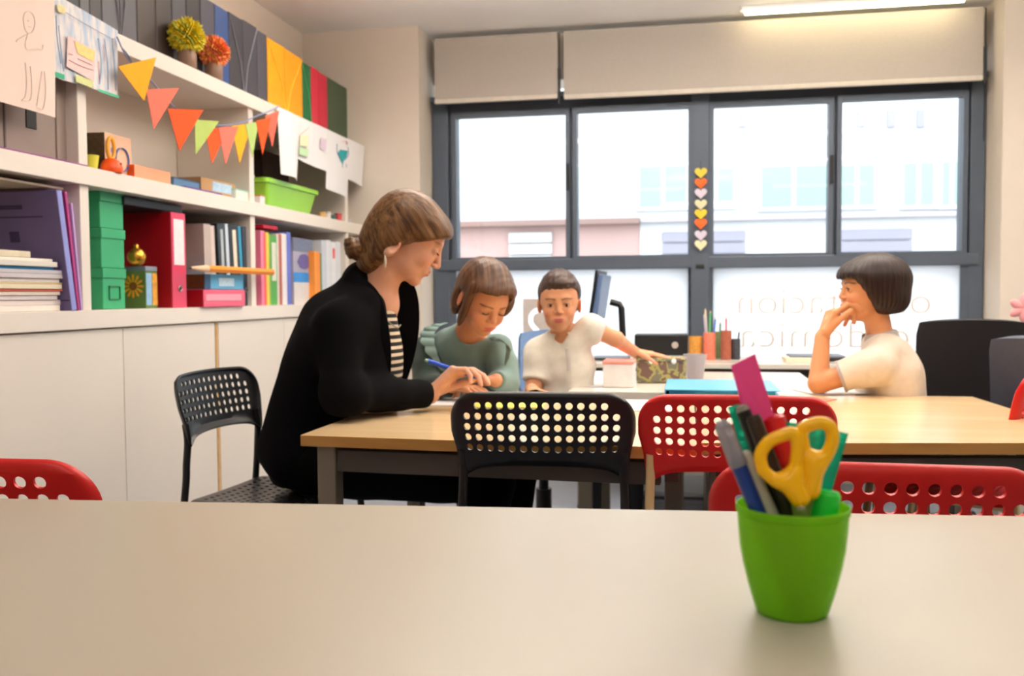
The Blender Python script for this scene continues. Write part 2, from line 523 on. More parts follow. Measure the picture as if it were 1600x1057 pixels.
# ------------------------------------------------------------------ outside : street and the facade across it
YF = 13.0
asph = mat('asphalt', '#a9a9aa', 0.9, 0.1, 12, bump=0.2)
struct('street', bx((-22, Y_WIN + .3, -.32), (22, YF - 1.6, -.22)), asph)
struct('pavement', bx((-22, YF - 1.6, -.32), (22, YF, -.1)), mat('pavement_concrete', '#c4c0bb', 0.9, 0.06, 6))
fac_w = mat('facade_white_render', '#b3b6b6', 0.9, 0.02, 2)
fac_p = mat('facade_pink_render', '#a38882', 0.9, 0.03, 2)
fac_g = mat('garage_shutter', '#807e8a', 0.6, 0.03, 3)
mint = mat('mint_window_glass', '#7c9c91', 0.25, 0.05, 2)
ledge_m = mat('facade_ledge', '#7c655e', 0.8)
bl = thing('apartment_building', 'pale facade across the street with mint windows and grey garage shutters', 'building', (0, YF, 0))
def fz(px, py): p = UY(px, py, YF); return p.x, p.z
zl = fz(1000, 345)[1]
mobj('upper_wall', bx((-14, 0, zl), (16, 1.5, 8.5)), fac_w, bl)
xs = fz(1000, 360)[0]
mobj('lower_wall', bx((-14, .05, -.1), (xs, 1.4, zl)), fac_p, bl)['label'] = 'pink lower wall'
mobj('lower_wall', bx((xs, .03, -.1), (16, 1.4, zl)), fac_w, bl)['label'] = 'white lower wall'
mobj('ledge', bx((-14, -.16, zl - .05), (xs, .04, zl + .03), .01), ledge_m, bl)
mobj('ledge', bx((xs, -.1, zl - .03), (16, .04, zl + .03), .01), mat('pale_ledge', '#a39ca2', .8), bl)
for (xa, xb, ya, yb) in ((1000, 1072, 262, 322), (1092, 1145, 266, 320), (1190, 1290, 262, 322), (1312, 1364, 260, 320), (1412, 1456, 256, 320), (1472, 1500, 254, 320), (735, 800, 330, 331)):
    if yb - ya < 5: continue
    x0, z1 = fz(xa, ya); x1, z0 = fz(xb, yb)
    f = mobj('facade_window', bx((x0 - .06, -.05, z0 - .06), (x1 + .06, .02, z1 + .06), .01), fac_w, bl)
    mid = (x0 + x1) / 2
    mobj('facade_pane', bx((x0, -.058, z0), (mid - .03, -.04, z1)), mint, f)
    mobj('facade_pane', bx((mid + .03, -.058, z0), (x1, -.04, z1)), mint, f)
for (xa, xb, ya, m_) in ((1035, 1164, 361, fac_g), (1313, 1425, 357, fac_g), (795, 862, 362, fac_w), (1560, 1680, 357, fac_g)):
    x0, z1 = fz(xa, ya); x1, _ = fz(xb, ya)
    bm = bmesh.new(); n = 12
    for k in range(n):
        za = -.08 + (z1 + .08) * k / n; box(bm, (x0, -.02, za), (x1, .06, za + (z1 + .08) / n - .02), .008, seg=1)
    mobj('garage_shutter' if m_ is fac_g else 'white_door', bm, m_, bl)
for px in (1345, 1392, 1438, 1160):
    x0, z1 = fz(px, 172); _, z0 = fz(px, 200)
    mobj('wall_vent', bx((x0 - .05, -.04, z0), (x0 + .05, .02, z1), .005), fac_g, bl)
# ------------------------------------------------------------------ shelving (built-in, along wall_left)
Z_CT, Z_MID, Z_TOP = 0.935, 1.345, 1.764
TH = 0.053
Y_S0 = 0.9
sh = thing('shelving_unit', 'long white built-in shelving with two thick boards along the left wall', 'shelving', (X_SH, Y_S0, 0))
def rel(o): return Vector(o.location)
def sbox(lo, hi, bev=.002): return bx(Vector(lo) - rel(sh), Vector(hi) - rel(sh), bev)
mobj('shelf_board', sbox((XW_L + .003, Y_S0, Z_TOP - TH), (X_SH, Y_BACK - .003, Z_TOP)), white_mel, sh)
mobj('shelf_board', sbox((XW_L + .003, Y_S0, Z_MID - TH), (X_SH, Y_BACK - .003, Z_MID)), white_mel, sh)
mobj('back_panel', sbox((XW_L + .001, Y_S0, Z_CT), (XW_L + .008, Y_BACK - .003, Z_TOP - TH), 0), white_mel, sh)
for y in (1.30, UX(136, 460, X_SH - .012).y, UX(397, 460, X_SH - .012).y, 4.51):
    mobj('divider', sbox((XW_L + .01, y - .02, Z_MID), (X_SH - .012, y + .02, Z_TOP - TH)), white_mel, sh)
    mobj('divider', sbox((XW_L + .01, y - .02, Z_CT), (X_SH - .012, y + .02, Z_MID - TH)), white_mel, sh)
ct = mobj('countertop', bx((XW_L + .003, Y_S0, Z_CT - TH), (X_SH, Y_BACK - .003, Z_CT), .002), white_mel)
tag(ct, 'long white countertop board lying on the low cabinets', 'countertop')
door_m = mat('cabinet_door_white', '#e9e0d5', 0.4, 0.012, 3)
gapw = wood('beech_edge', '#c9a06a', '#b98c55')
for i, (ya, yb) in enumerate(((0.9, 2.01), (2.01, 3.148), (3.165, 4.31), (4.31, 4.73))):
    lab = ['low white cabinet at the left end of the counter behind the near red chair', 'low white double cabinet left of the wooden gap strip under the green boxes',
           'low white double cabinet behind the side-on black chair, right of the gap strip', 'narrow low white cabinet in the corner behind the woman'][i]
    c = thing('low_cabinet', lab, 'cabinet', (X_SH - .15, (ya + yb) / 2, 0), group='low cabinets along the left wall')
    w = (yb - ya)
    mobj('body', bx((-.17, -w / 2 + .004, .06), (.120, w / 2 - .004, Z_CT - TH)), gapw, c)
    mobj('plinth', bx((-.16, -w / 2 + .004, 0), (.085, w / 2 - .004, .06)), frame_m, c)
    if i == 2: mobj('edge_strip', bx((-.1, -w / 2 - .012, .065), (.137, -w / 2 + .004, Z_CT - TH - .002), .001), wood('beech_strip', '#d8b078', '#c99c60', .5), c)['label'] = 'bare beech edge strip'
    n = 2 if w > .6 else 1
    for k in range(n):
        a = -w / 2 + w * k / n; b = a + w / n
        mobj('door', bx((.121, a + (.0015 if k else .005), .065), (.139, b - (.005 if k == n - 1 else .0015), Z_CT - TH - .004), .0015), door_m, c)

# ------------------------------------------------------------------ perforated plastic chairs
def perf_sheet(cols, rows, sx, sy, r, mapf, W, H, rc_top, rc_bot, skip=(), nper=4, lip=.010, vshift=0.0):
    """flat sheet with round holes; mapf(u, v, lipamount) -> 3D"""
    bm = bmesh.new(); cache = {}
    def V(u, v, l=0.0):
        k = (round(u, 5), round(v, 5))
        if k not in cache: cache[k] = bm.verts.new(mapf(u, v, l))
        return cache[k]
    gw, gh = cols * sx / 2, rows * sy / 2
    for j in range(rows):
        for i in range(cols):
            x0, y0_ = -gw + i * sx, -gh + j * sy + vshift
            cx, cy = x0 + sx / 2, y0_ + sy / 2
            per = []
            for (ax, ay, bx_, by) in ((0, 0, 1, 0), (1, 0, 1, 1), (1, 1, 0, 1), (0, 1, 0, 0)):
                for k in range(nper):
                    t = k / nper
                    per.append((x0 + sx * (ax + (bx_ - ax) * t), y0_ + sy * (ay + (by - ay) * t)))
            pv = [V(*p) for p in per]
            if (i, j) in skip:
                c = bm.verts.new(mapf(cx, cy, 0))
                for k in range(len(pv)): bm.faces.new((pv[k], pv[(k + 1) % len(pv)], c))
                continue
            hv = []
            for p in per:
                a = math.atan2((p[1] - cy) / sy, (p[0] - cx) / sx)
                hv.append(bm.verts.new(mapf(cx + r * math.cos(a), cy + r * math.sin(a), 0)))
            for k in range(len(pv)):
                bm.faces.new((pv[k], pv[(k + 1) % len(pv)], hv[(k + 1) % len(pv)], hv[k]))
    # margin
    per = []
    for k in range(cols * nper): per.append((-gw + sx * k / nper, -gh + vshift))
    for k in range(rows * nper): per.append((gw, -gh + vshift + sy * k / nper))
    for k in range(cols * nper): per.append((gw - sx * k / nper, gh + vshift))
    for k in range(rows * nper): per.append((-gw, gh + vshift - sy * k / nper))
    def outer(p):
        u = p[0] * (W / 2) / gw; v = (p[1] - vshift) * (H / 2) / gh
        rc = rc_top if v > 0 else rc_bot
        cu, cv = W / 2 - rc, H / 2 - rc
        if abs(u) > cu and abs(v) > cv:
            du, dv = abs(u) - cu, abs(v) - cv
            m_ = max(du, dv) / rc
            l = math.hypot(du, dv) or 1
            du, dv = du / l * rc * m_, dv / l * rc * m_
            return math.copysign(cu + du, u), math.copysign(cv + dv, v)
        return u, v
    rings = [[V(*p) for p in per]]
    for t, l in ((.35, 0), (.7, .15), (.9, .5), (1.0, 1.0)):
        ring = []
        for p in per:
            q = outer(p)
            ring.append(bm.verts.new(mapf(p[0] + (q[0] - p[0]) * t, p[1] + (q[1] - p[1]) * t, lip * l)))
        rings.append(ring)
    n = len(per)
    for A, C in zip(rings, rings[1:]):
        for k in range(n): bm.faces.new((A[k], C[k], C[(k + 1) % n], A[(k + 1) % n]))
    bmesh.ops.recalc_face_normals(bm, faces=list(bm.faces))
    return bm

def solidify(bm, t):
    bmesh.ops.remove_doubles(bm, verts=list(bm.verts), dist=1e-6)
    bm.normal_update()
    vs = list(bm.verts); fs = list(bm.faces)
    off = {v: bm.verts.new(v.co - v.normal * t) for v in vs}
    be = [e for e in bm.edges if len(e.link_faces) == 1]
    quads = []
    for e in be:
        f = e.link_faces[0]
        for l in f.loops:
            if l.edge == e:
                a, b = l.vert, l.link_loop_next.vert
                quads.append((b, a, off[a], off[b]))
    for f in fs: bm.faces.new([off[v] for v in reversed(f.verts)])
    for q in quads: bm.faces.new(q)
    return bm

red_pl = mat('red_plastic', '#cf1a16', 0.38, 0.05, 60, bump=0.10, bscale=900)
blk_pl = mat('black_plastic', '#0d0d0f', 0.36, 0.05, 60, bump=0.08, bscale=900)
blk_mt = mat('black_metal', '#0b0b0c', 0.35, 0.03, 40, spec=.5)
crm_mt = mat('cream_metal', '#d9bd8a', 0.45, 0.03, 40)
def back_map(u, v, l):
    lean = math.radians(12)
    tz = .685 + v * math.cos(lean)
    y = -.205 - v * math.sin(lean)
    curve = .030 * (abs(u) / .195) ** 2
    w = u * (1 - .10 * max(0, (.0 - v)) / .085 * (abs(u) / .19) ** 2)
    arch = .012 * (1 - (abs(u) / .19) ** 2) if v < -.06 else 0
    top = .005 * (1 - (u / .19) ** 2) * max(0, v) / .08
    slv = -.030 * (abs(u) / .19) ** 8 * min(1, max(0, (-.045 - v) / .03))
    return Vector((w, y + curve + l, tz + arch + top + slv))
def seat_map(u, v, l):
    z = .450 - .012 * math.cos(u / .19 * PI / 2) * math.cos(v / .19 * PI / 2)
    return Vector((u * (1 - .0 * v), v + .005, z - l))
def chair_meshes():
    d = {}
    skip = {(0, 4), (13, 4)}
    d['backrest'] = solidify(perf_sheet(14, 5, .0239, .0225, .0076, back_map, .388, .170, .058, .03, skip, lip=.012, vshift=.012), .005)
    d['seat'] = solidify(perf_sheet(12, 11, .0262, .0262, .0060, seat_map, .385, .345, .05, .04, set(), lip=.016), .005)
    rr = .0095
    for s in (-1, 1):
        # rear leg continues up into the backrest side
        p = smooth_path([(s * .168, -.166, .645), (s * .169, -.160, .60), (s * .171, -.164, .54), (s * .171, -.168, .48), (s * .176, -.19, .30), (s * .185, -.232, .012)], 5)
        d['rear_leg', s] = tube(bmesh.new(), p, rr, 10)
        p = smooth_path([(s * .168, -.150, .430), (s * .168, -.02, .430), (s * .168, .120, .430), (s * .170, .152, .415), (s * .173, .165, .36), (s * .182, .200, .012)], 5)
        d['front_leg', s] = tube(bmesh.new(), p, rr, 10)
    d['stretcher', 0] = tube(bmesh.new(), [(-.168, -.10, .428), (.168, -.10, .428)], .008, 8)
    d['stretcher', 1] = tube(bmesh.new(), [(-.168, .11, .428), (.168, .11, .428)], .008, 8)
    for s in (-1, 1):
        for y in (-.232, .200): d['foot_cap', s, y] = tube(bmesh.new(), [(s * .184, y, 0), (s * .184, y, .02)], .012, 10)
    return d
_ch = {}
def make_chair(shell, legs, key):
    d = {}
    for k, bm in chair_meshes().items():
        nm = k if isinstance(k, str) else k[0]
        me = bpy.data.meshes.new(nm)
        bm.normal_update(); bm.to_mesh(me); bm.free()
        me.materials.append(shell if nm in ('backrest', 'seat') else (blk_pl if nm == 'foot_cap' else legs))
        me.polygons.foreach_set('use_smooth', [True] * len(me.polygons)); me.set_sharp_from_angle(angle=math.radians(40))
        d[k] = me
    _ch[key] = d
def chair(key, name, label, loc, rz, group, tilt=0.0):
    t = thing(name, label, 'chair', loc, (0, 0, rz), group)
    for k, me in _ch[key].items():
        nm = k if isinstance(k, str) else (k[0] if k[0] in ('stretcher', 'foot_cap') else 'leg')
        link(bpy.data.objects.new(nm, me), t)
    return t
make_chair(red_pl, crm_mt, 'red'); make_chair(blk_pl, blk_mt, 'black')
G = 'perforated plastic chairs around the tables'
def chair_at(key, label, px, ptop, Y, rz):
    """puts the backrest centre on the ray of pixel column px at distance Y (back plane)"""
    p = UY(px, ptop, Y)
    off = Matrix.Rotation(rz, 3, 'Z') @ Vector((0, -.215, 0))
    return chair(key, 'perforated_chair', label, (p.x - off.x, p.y - off.y, 0), rz, G)
chair_at('black', 'black perforated plastic chair seen from behind at the middle table', 843, 600, 1.87, math.radians(3))
chair_at('red', 'red perforated plastic chair with cream legs, seen from behind beside the black one', 1151, 627, 1.86, math.radians(-1))
chair_at('red', 'red perforated plastic chair at the far side of the near table, behind the pen cup', 1375, 745, 1.13, math.radians(-1.5))
chair_at('red', 'red perforated plastic chair at the far left, behind the near table corner', -100, 716, 1.0, math.radians(2))
chair_at('black', 'black perforated plastic chair seen from the side under the seated woman', 322, 580, 2.36, math.radians(-95))
chair_at('red', 'red perforated plastic chair at the right edge behind the middle table', 1640, 590, 2.62, math.radians(62))

# ------------------------------------------------------------------ tables
Z_T1, Z_T2 = 0.74, 0.655
top1 = mat('greige_laminate', '#b4ab99', 0.33, 0.025, 3, bump=0.05, bscale=700)
birch = wood('birch_laminate', '#e3c59a', '#d8b888', 0.22, 1.5, (1, 10, 10))
edge_w = wood('oak_edge_band', '#c0904c', '#a97b3c', 0.4, 2.0, (1, 10, 10))
grey_mt = mat('grey_table_metal', '#7d7668', 0.45, 0.03, 20, metal=.3)
drk_mt = mat('dark_table_rail', '#4a463f', 0.5, 0.03, 20, metal=.2)
def slab(name, corners, z1, th, m_top, m_edge, parent, bev=.002):
    """four-corner slab with a separate edge material"""
    bm = bmesh.new()
    a = [bm.verts.new((c[0], c[1], z1)) for c in corners]; b = [bm.verts.new((c[0], c[1], z1 - th)) for c in corners]
    f = bm.faces.new(a); bm.faces.new(b[::-1])
    for i in range(4): bm.faces.new((a[i], b[i], b[(i + 1) % 4], a[(i + 1) % 4]))
    bmesh.ops.recalc_face_normals(bm, faces=list(bm.faces))
    bmesh.ops.bevel(bm, geom=list(bm.edges), offset=bev, segments=2, profile=.5, affect='EDGES')
    bm.normal_update()
    for f in bm.faces: f.material_index = 0 if f.normal.z > .9 else 1
    return mobj(name, bm, [m_top, m_edge], parent)
def table(label, corners, z, th, m_top, m_edge, leg_in=.03, leg=.045, leg_m=grey_mt, rail=True, group=None, rail_drop=.012, setback={}):
    c = Vector((sum(p[0] for p in corners) / 4, sum(p[1] for p in corners) / 4, 0))
    t = thing('table', label, 'table', c, group=group)
    cs = [Vector((p[0] - c.x, p[1] - c.y, 0)) for p in corners]
    slab('tabletop', cs, z, th, m_top, m_edge, t)
    ins = []
    for i, p in enumerate(cs):
        e1 = (cs[(i + 1) % 4] - p).normalized(); e2 = (cs[i - 1] - p).normalized()
        ins.append(p + (e1 + e2) * (leg_in + leg / 2))
    for i, q in enumerate(ins):
        q = q + Vector((0, setback.get(i, 0), 0))
        e = (cs[1] - cs[0]); a = math.atan2(e.y, e.x)
        M = Matrix.Translation((q.x, q.y, 0)) @ Matrix.Rotation(a, 4, 'Z')
        bm = bx((-leg / 2, -leg / 2, .01), (leg / 2, leg / 2, z - th - .0005), .003, M)
        l = mobj('leg', bm, leg_m, t)
        mobj('foot', box(bmesh.new(), (-leg / 2 - .001, -leg / 2 - .001, 0), (leg / 2 + .001, leg / 2 + .001, .012), .001, M), frame_d, l)
    if rail:
        for i in range(4):
            p, q = ins[i], ins[(i + 1) % 4]; d = q - p; L = d.length; a = math.atan2(d.y, d.x)
            M = Matrix.Translation((p.x, p.y, 0)) @ Matrix.Rotation(a, 4, 'Z')
            mobj('rail', bx((leg / 2, -.015, z - th - rail_drop - .05), (L - leg / 2, .015, z - th - rail_drop), .002, M), drk_mt, t)
    return t
# near table: far edge runs through these photo points, the rest lies below / beside the frame
pa, pb = UZ(0, 779, Z_T1), UZ(1560, 806, Z_T1)
d = (pb - pa).normalized(); nrm_ = Vector((d.y, -d.x, 0))
A_, B_ = pa - d * .35, pb + d * .55
table('large greige laminate table in the foreground carrying the pen cup', [A_, B_, B_ + nrm_ * .80, A_ + nrm_ * .80], Z_T1, .025, top1, top1)
# middle tables
L0, L1 = UZ(469, 680, Z_T2), UZ(708, 688, Z_T2)
dl = (L1 - L0).normalized()
R0, R1 = UZ(1312, 692, Z_T2), UZ(1598, 692, Z_T2)
print('middle table', L0, L1, R0, R1)
xs_ = .02
Lc = L0 + dl * ((xs_ - L0.x) / dl.x)
table('pale birch table with oak edge where the woman leans, behind the black chair', [L0, Lc, (Lc.x, 2.80, 0), (L0.x - .005, 2.80, 0)], Z_T2, .026, birch, edge_w, group='birch classroom tables', setback={1: .42})
dr = (R1 - R0).normalized()
Ra = R0 + dr * ((xs_ + .004 - R0.x) / dr.x); xr = .885
Rb = R0 + dr * ((xr - R0.x) / dr.x)
Ra.y = Lc.y + .01 if Ra.y < Lc.y else Ra.y
bk = UZ(1520, 620, Z_T2)
print('Rb', Ra, Rb, bk)
table('pale birch table with oak edge and window glare, right behind the red chair', [Ra, Rb, (bk.x, bk.y, 0), (Ra.x, bk.y - .0, 0)], Z_T2, .026, birch, edge_w, group='birch classroom tables', setback={0: .42})
wt = mat('white_tabletop', '#e9e2d6', 0.2, 0.01, 3)
tl = UZ(905, 600, Z_T2)
table('white table between the boy and the child in the polo shirt, covered with stationery', [(-.385, bk.y + .012, 0), (.44, bk.y + .012, 0), (.44, 3.86, 0), (-.385, 3.86, 0)], Z_T2, .026, wt, wt)
# window desk
zd = .665
p0 = UZ(918, 567, zd)
print('desk', p0, UZ(1200, 567, zd))
table('long narrow white desk under the window holding printer and pencil pots', [(-.52, 4.17, 0), (1.30, 4.17, 0), (1.30, 4.72, 0), (-.52, 4.72, 0)], zd, .022, wt, wt, rail_drop=.0)
# ------------------------------------------------------------------ things on the shelves
rnd = random.Random(7)
XF = X_SH - .03
def YX(px, X=XF): return UX(px, 460, X).y

def upright(name, label, cat, Y0, Y1, z0, h, depth, m, xf=XF, group=None, bev=.003, lean=0.0):
    """box standing on a shelf: thing empty at its base; returns empty, local box dims. local +X looks into the room"""
    t = thing(name, label, cat, (xf, (Y0 + Y1) / 2, z0 + .0005), (lean, 0, 0), group)
    return t, (Y1 - Y0) / 2

elas = mat('elastic_band', '#8c8c92', 0.6)
def file_box(label, Y0, Y1, h, col, z0=Z_TOP, xf=None, elastic=None, eside=1, group='file boxes on the top shelf', cover=None):
    xf = XFT
    t, w = upright('file_box', label, 'file box', Y0, Y1, z0, h, .25, None, group=group, xf=xf or XF)
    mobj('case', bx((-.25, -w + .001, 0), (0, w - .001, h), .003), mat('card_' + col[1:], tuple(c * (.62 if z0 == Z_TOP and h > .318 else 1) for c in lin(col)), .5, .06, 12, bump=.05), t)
    if elastic:
        em = mat('elastic_' + elastic[1:], elastic, .6)
        bm = tube(bmesh.new(), [(.0015, -w * .96 * eside, h * .97), (.0025, w * .5 * eside, h * .45), (.0015, w * .96 * eside, h * .06)], .0028, 6, flat=(1, .4))
        mobj('elastic', bm, em, t)
    # recessed spine label holder
    if w > .03:
        mobj('spine_seam', bx((-.001, w * .86, .002), (.0008, w * .9, h - .002), 0), mat('seam_' + col[1:], tuple(c * .55 for c in lin(col)), .6), t)
    return t
edges = [96, 112, 137, 152, 171, 199, 225, 254, 279, 301, 323, 345, 366, 388, 409, 424]
cols = ['#5d5d66', '#4a4a52', '#77747a', '#514c50', '#75737a', '#6d6a72', '#554843', '#4c403c', '#56525a', '#3c3438', '#5b5866', '#3d5d9c', '#4b4950', '#53515a', '#5e5c66', '#413c42']
desc = ['slate grey', 'charcoal', 'light grey', 'dark brownish grey', 'light grey', 'mid grey with diagonal elastic', 'brownish grey', 'dark brown', 'dark grey', 'near-black', 'purplish grey', 'blue', 'charcoal', 'dark grey with diagonal elastic', 'grey', 'black']
where = ['at the left frame edge above the crayon drawing', 'second from the left frame edge on the top shelf', 'third from the left frame edge on the top shelf', 'left of the light grey pair on the top shelf',
         'first of the light pair left of the yellow flowers', 'second light one left of the yellow flowers', 'left of the yellow flowers', 'partly hidden by the yellow flowers',
         'behind the yellow flowers', 'between the yellow and the orange flowers', 'behind the orange flowers, left of the blue box', 'behind the orange flowers', 'just right of the orange flowers', 'second right of the orange flowers',
         'third right of the orange flowers', 'narrow, touching the orange folders']
XFT = X_SH - .085
ys = [YX(e, XFT) for e in edges]
file_n = len(edges)
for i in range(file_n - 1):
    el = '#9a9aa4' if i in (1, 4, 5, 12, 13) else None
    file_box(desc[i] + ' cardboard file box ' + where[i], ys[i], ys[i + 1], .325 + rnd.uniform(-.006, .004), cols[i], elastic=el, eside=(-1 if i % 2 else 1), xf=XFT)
# two grey ones in the hidden left stretch keep the row continuous
a = YX(425, XFT); c = YX(478, XFT); b = (a + c) / 2
file_box('orange folder box with elastic, left one of the orange pair', a, b, .315, '#f7a414', elastic='#ffc548', eside=1)
file_box('orange folder box with elastic, right one beside the green spine', b, c, .312, '#f7a414', elastic='#ffc548', eside=-1)
file_box('slim green folder box between the orange and red ones', c, YX(491.5, XFT), .30, '#1f6b3d', elastic='#3f9a63')
file_box('red folder box, left one of the red pair on top shelf', YX(491.5, XFT), YX(503, XFT), .305, '#d42a42')
file_box('red folder box, right one of the red pair beside the dark green box', YX(503, XFT), YX(516.5, XFT), .30, '#cc2440')
file_box('wide dark green folder box at the far end of the top shelf', YX(516.5, XFT), YX(551, XFT), .30, '#3f5135')

# pompom flowers in jars
def pompom_jar(label, px, col, colc, r, h):
    y = YX(px, X_SH - .03)
    t = thing('flower_jar', label, 'flowers', (X_SH - .028, y, Z_TOP + .0005), group='jars of paper flowers on the top shelf')
    jar = translucent_mat('jar_glass_' + col[1:], '#c9a892', .35, .15, .3)
    mobj('jar', lathe(bmesh.new(), [(.026, 0), (.031, .006), (.032, .05), (.027, .062), (.028, .07)], 20), jar, t, 40)
    mobj('filling', lathe(bmesh.new(), [(.024, .004), (.027, .012), (.027, .046), (.01, .05)], 16, close_top=True), mat('jar_filling' + col[1:], '#7c4a3c', .8, .4, 120), t, 40)
    R2 = random.Random(int(px))
    bm = bmesh.new()
    pm, pc = mat('petals_' + col[1:], col, .8, .12, 60), mat('petals_' + colc[1:], colc, .8, .12, 60)
    n = 420
    for k in range(n):
        z = 1 - 2 * (k + .5) / n; a = k * 2.39996
        d = Vector((math.sqrt(1 - z * z) * math.cos(a), math.sqrt(1 - z * z) * math.sin(a), z))
        L = r * (1 + R2.uniform(-.12, .1)); q = d.cross(Vector((R2.random(), R2.random(), R2.random()))).normalized() * r * .12
        s_ = d.cross(q).normalized() * r * .07
        b0 = d * L * .35; tip = d * L; mid = d * L * .8
        c0 = Vector((0, 0, h))
        vs = [bm.verts.new(c0 + v) for v in (b0, mid + q + s_, tip + s_ * .3, mid - q + s_, mid - s_ * 1.2)]
        for f in ((0, 1, 4), (0, 4, 3), (1, 2, 4), (2, 3, 4), (0, 3, 2), (0, 2, 1)):
            bm.faces.new([vs[i] for i in f])
        if R2.random() < .35:
            for f in bm.faces[-6:] if False else []: pass
    bm.faces.ensure_lookup_table()
    for i, f in enumerate(bm.faces): f.material_index = 1 if (i // 6) % 3 == 0 else 0
    o = mobj('petals', bm, [pm, pc], t, 60); o['kind'] = 'stuff'
    mobj('stem', tube(bmesh.new(), [(0, 0, .05), (0, 0, h)], .004, 6), mat('stem_green', '#5e7d33', .7), t)
    return t
pompom_jar('yellow pompom flowers in a small glass jar on the top shelf', 300, '#f6d92e', '#d8dc5a', .064, .112)
pompom_jar('orange pompom flowers in a small glass jar on the top shelf', 341, '#ffa352', '#ff8468', .059, .104)

# hanging sheets of paper
XP = X_SH + .012
paper = mat('drawing_paper', '#efd9cd', .8, .01, 6)
paper_w = mat('white_paper', '#f4f2f2', .8, .01, 6)
def P3(px, py, X=XP): return UX(px, py, X)
def wav(a, ph): return lambda u, v: a * math.sin(u * 5 + ph) * (.3 + v) + a * .8 * v * math.sin(u * 2.3 + ph * 2)
def hung(label, tl, tr, br, bl, m, wv, X=XP, group='sheets of paper hung from the top shelf'):
    o = mobj('paper_sheet', sheet(bmesh.new(), [P3(*tl, X), P3(*tr, X), P3(*br, X), P3(*bl, X)], wave=wv), m, None, 60)
    tag(o, label, 'paper', group)
    return o
pA = hung('large cream sheet with a faint pencil figure, hanging at the left frame edge', (-60, -190), (84, -95), (85, 184), (-58, 140), paper, wav(.003, .4), XP + .01)
pencil_m = mat('pencil_line', '#bba79c', .9)
def strokes(parent, lines, m, r=.0011, X=XP, off=.006, closed=False):
    for i, l in enumerate(lines):
        pts = [P3(x, y, X) + Vector((off, 0, 0)) for x, y in l]
        mobj('pencil_stroke' if m is pencil_m else 'crayon_stroke', tube(bmesh.new(), smooth_path(pts, 4), r, 5, flat=(1, .3)), m, parent)
strokes(pA, [[(33, 30), (35, 21), (42, 18), (49, 25), (51, 38), (47, 50), (40, 52), (35, 44), (33, 30)], [(40, 52), (36, 70), (40, 78), (52, 76), (62, 78), (64, 70)],
             [(38, 54), (24, 62), (22, 66)], [(36, 98), (38, 128), (36, 150), (30, 158)], [(44, 104), (46, 130), (44, 156), (32, 158)],
             [(62, 112), (58, 140), (54, 166)], [(66, 112), (68, 142), (64, 170), (54, 168)], [(40, 32), (41, 34)], [(41, 42), (46, 43)]], pencil_m, X=XP + .01)
# crayon drawing
def crayon_mat():
    m = mat('crayon_drawing_paper', '#e6e0e6', .8)
    nt = m.node_tree; N = nt.nodes; L = nt.links
    tc = N.new('ShaderNodeTexCoord'); mp = N.new('ShaderNodeMapping'); mp.inputs['Scale'].default_value = (1, 26, 5); mp.inputs['Rotation'].default_value = (.5, 0, 0)
    L.new(tc.outputs['Object'], mp.inputs[0])
    nz = N.new('ShaderNodeTexNoise'); nz.inputs['Scale'].default_value = 3.2; nz.inputs['Detail'].default_value = 5
    L.new(mp.outputs[0], nz.inputs[0])
    cr = N.new('ShaderNodeValToRGB'); e = cr.color_ramp.elements
    e[0].position = .35; e[0].color = (*lin('#b2c6dc'), 1); e[1].position = .62; e[1].color = (*lin('#f1e8e6'), 1)
    L.new(nz.outputs['Fac'], cr.inputs[0]); L.new(cr.outputs[0], N['Principled BSDF'].inputs['Base Color'])
    return m
pB = hung('child drawing in blue crayon with pink house, hanging under the dark files', (79, -14), (184, 48), (183, 152), (82, 119), crayon_mat(), wav(.003, 1.4))
def patch(parent, name, pts, col, X=XP, off=.0055):
    P = [P3(x, y, X) + Vector((off, 0, 0)) for x, y in pts]
    mobj(name, poly_prism(bmesh.new(), P, (.0006, 0, 0)), mat('crayon_' + col[1:], col, .85, .12, 160), parent)
patch(pB, 'pink_house', [(103, 55), (146, 80), (144, 128), (101, 104)], '#efd2cf')
patch(pB, 'yellow_roof', [(112, 64), (145, 80), (142, 97), (118, 84)], '#f2d88f', off=.007)
patch(pB, 'green_grass', [(82, 112), (97, 117), (97, 125), (82, 119)], '#3fae86', off=.007)
patch(pB, 'green_grass', [(150, 139), (183, 150), (182, 154), (150, 143)], '#58b894', off=.007)
patch(pB, 'lime_grass', [(114, 116), (142, 127), (141, 138), (115, 128)], '#d8de9a', off=.007)
patch(pB, 'yellow_sun', [(85, 6), (98, 11), (98, 22), (87, 18)], '#ecdfa6', off=.007)
blue_c = mat('blue_crayon', '#8fb2d6', .8)
strokes(pB, [[(84, 24), (86, 60), (92, 100)], [(88, 40), (92, 80), (96, 112)], [(150, 60), (155, 100), (152, 132)], [(160, 60), (165, 105), (166, 140)], [(172, 60), (176, 110), (178, 142)], [(100, 20), (130, 38), (170, 60)]], blue_c, .0016, off=.0065)
pink_c = mat('pink_crayon', '#d9a3a8', .8)
strokes(pB, [[(104, 84), (110, 86)], [(118, 92), (140, 102)], [(104, 94), (124, 104), (142, 110)], [(150, 96), (152, 128)], [(158, 70), (160, 96)]], pink_c, .0014, off=.0075)
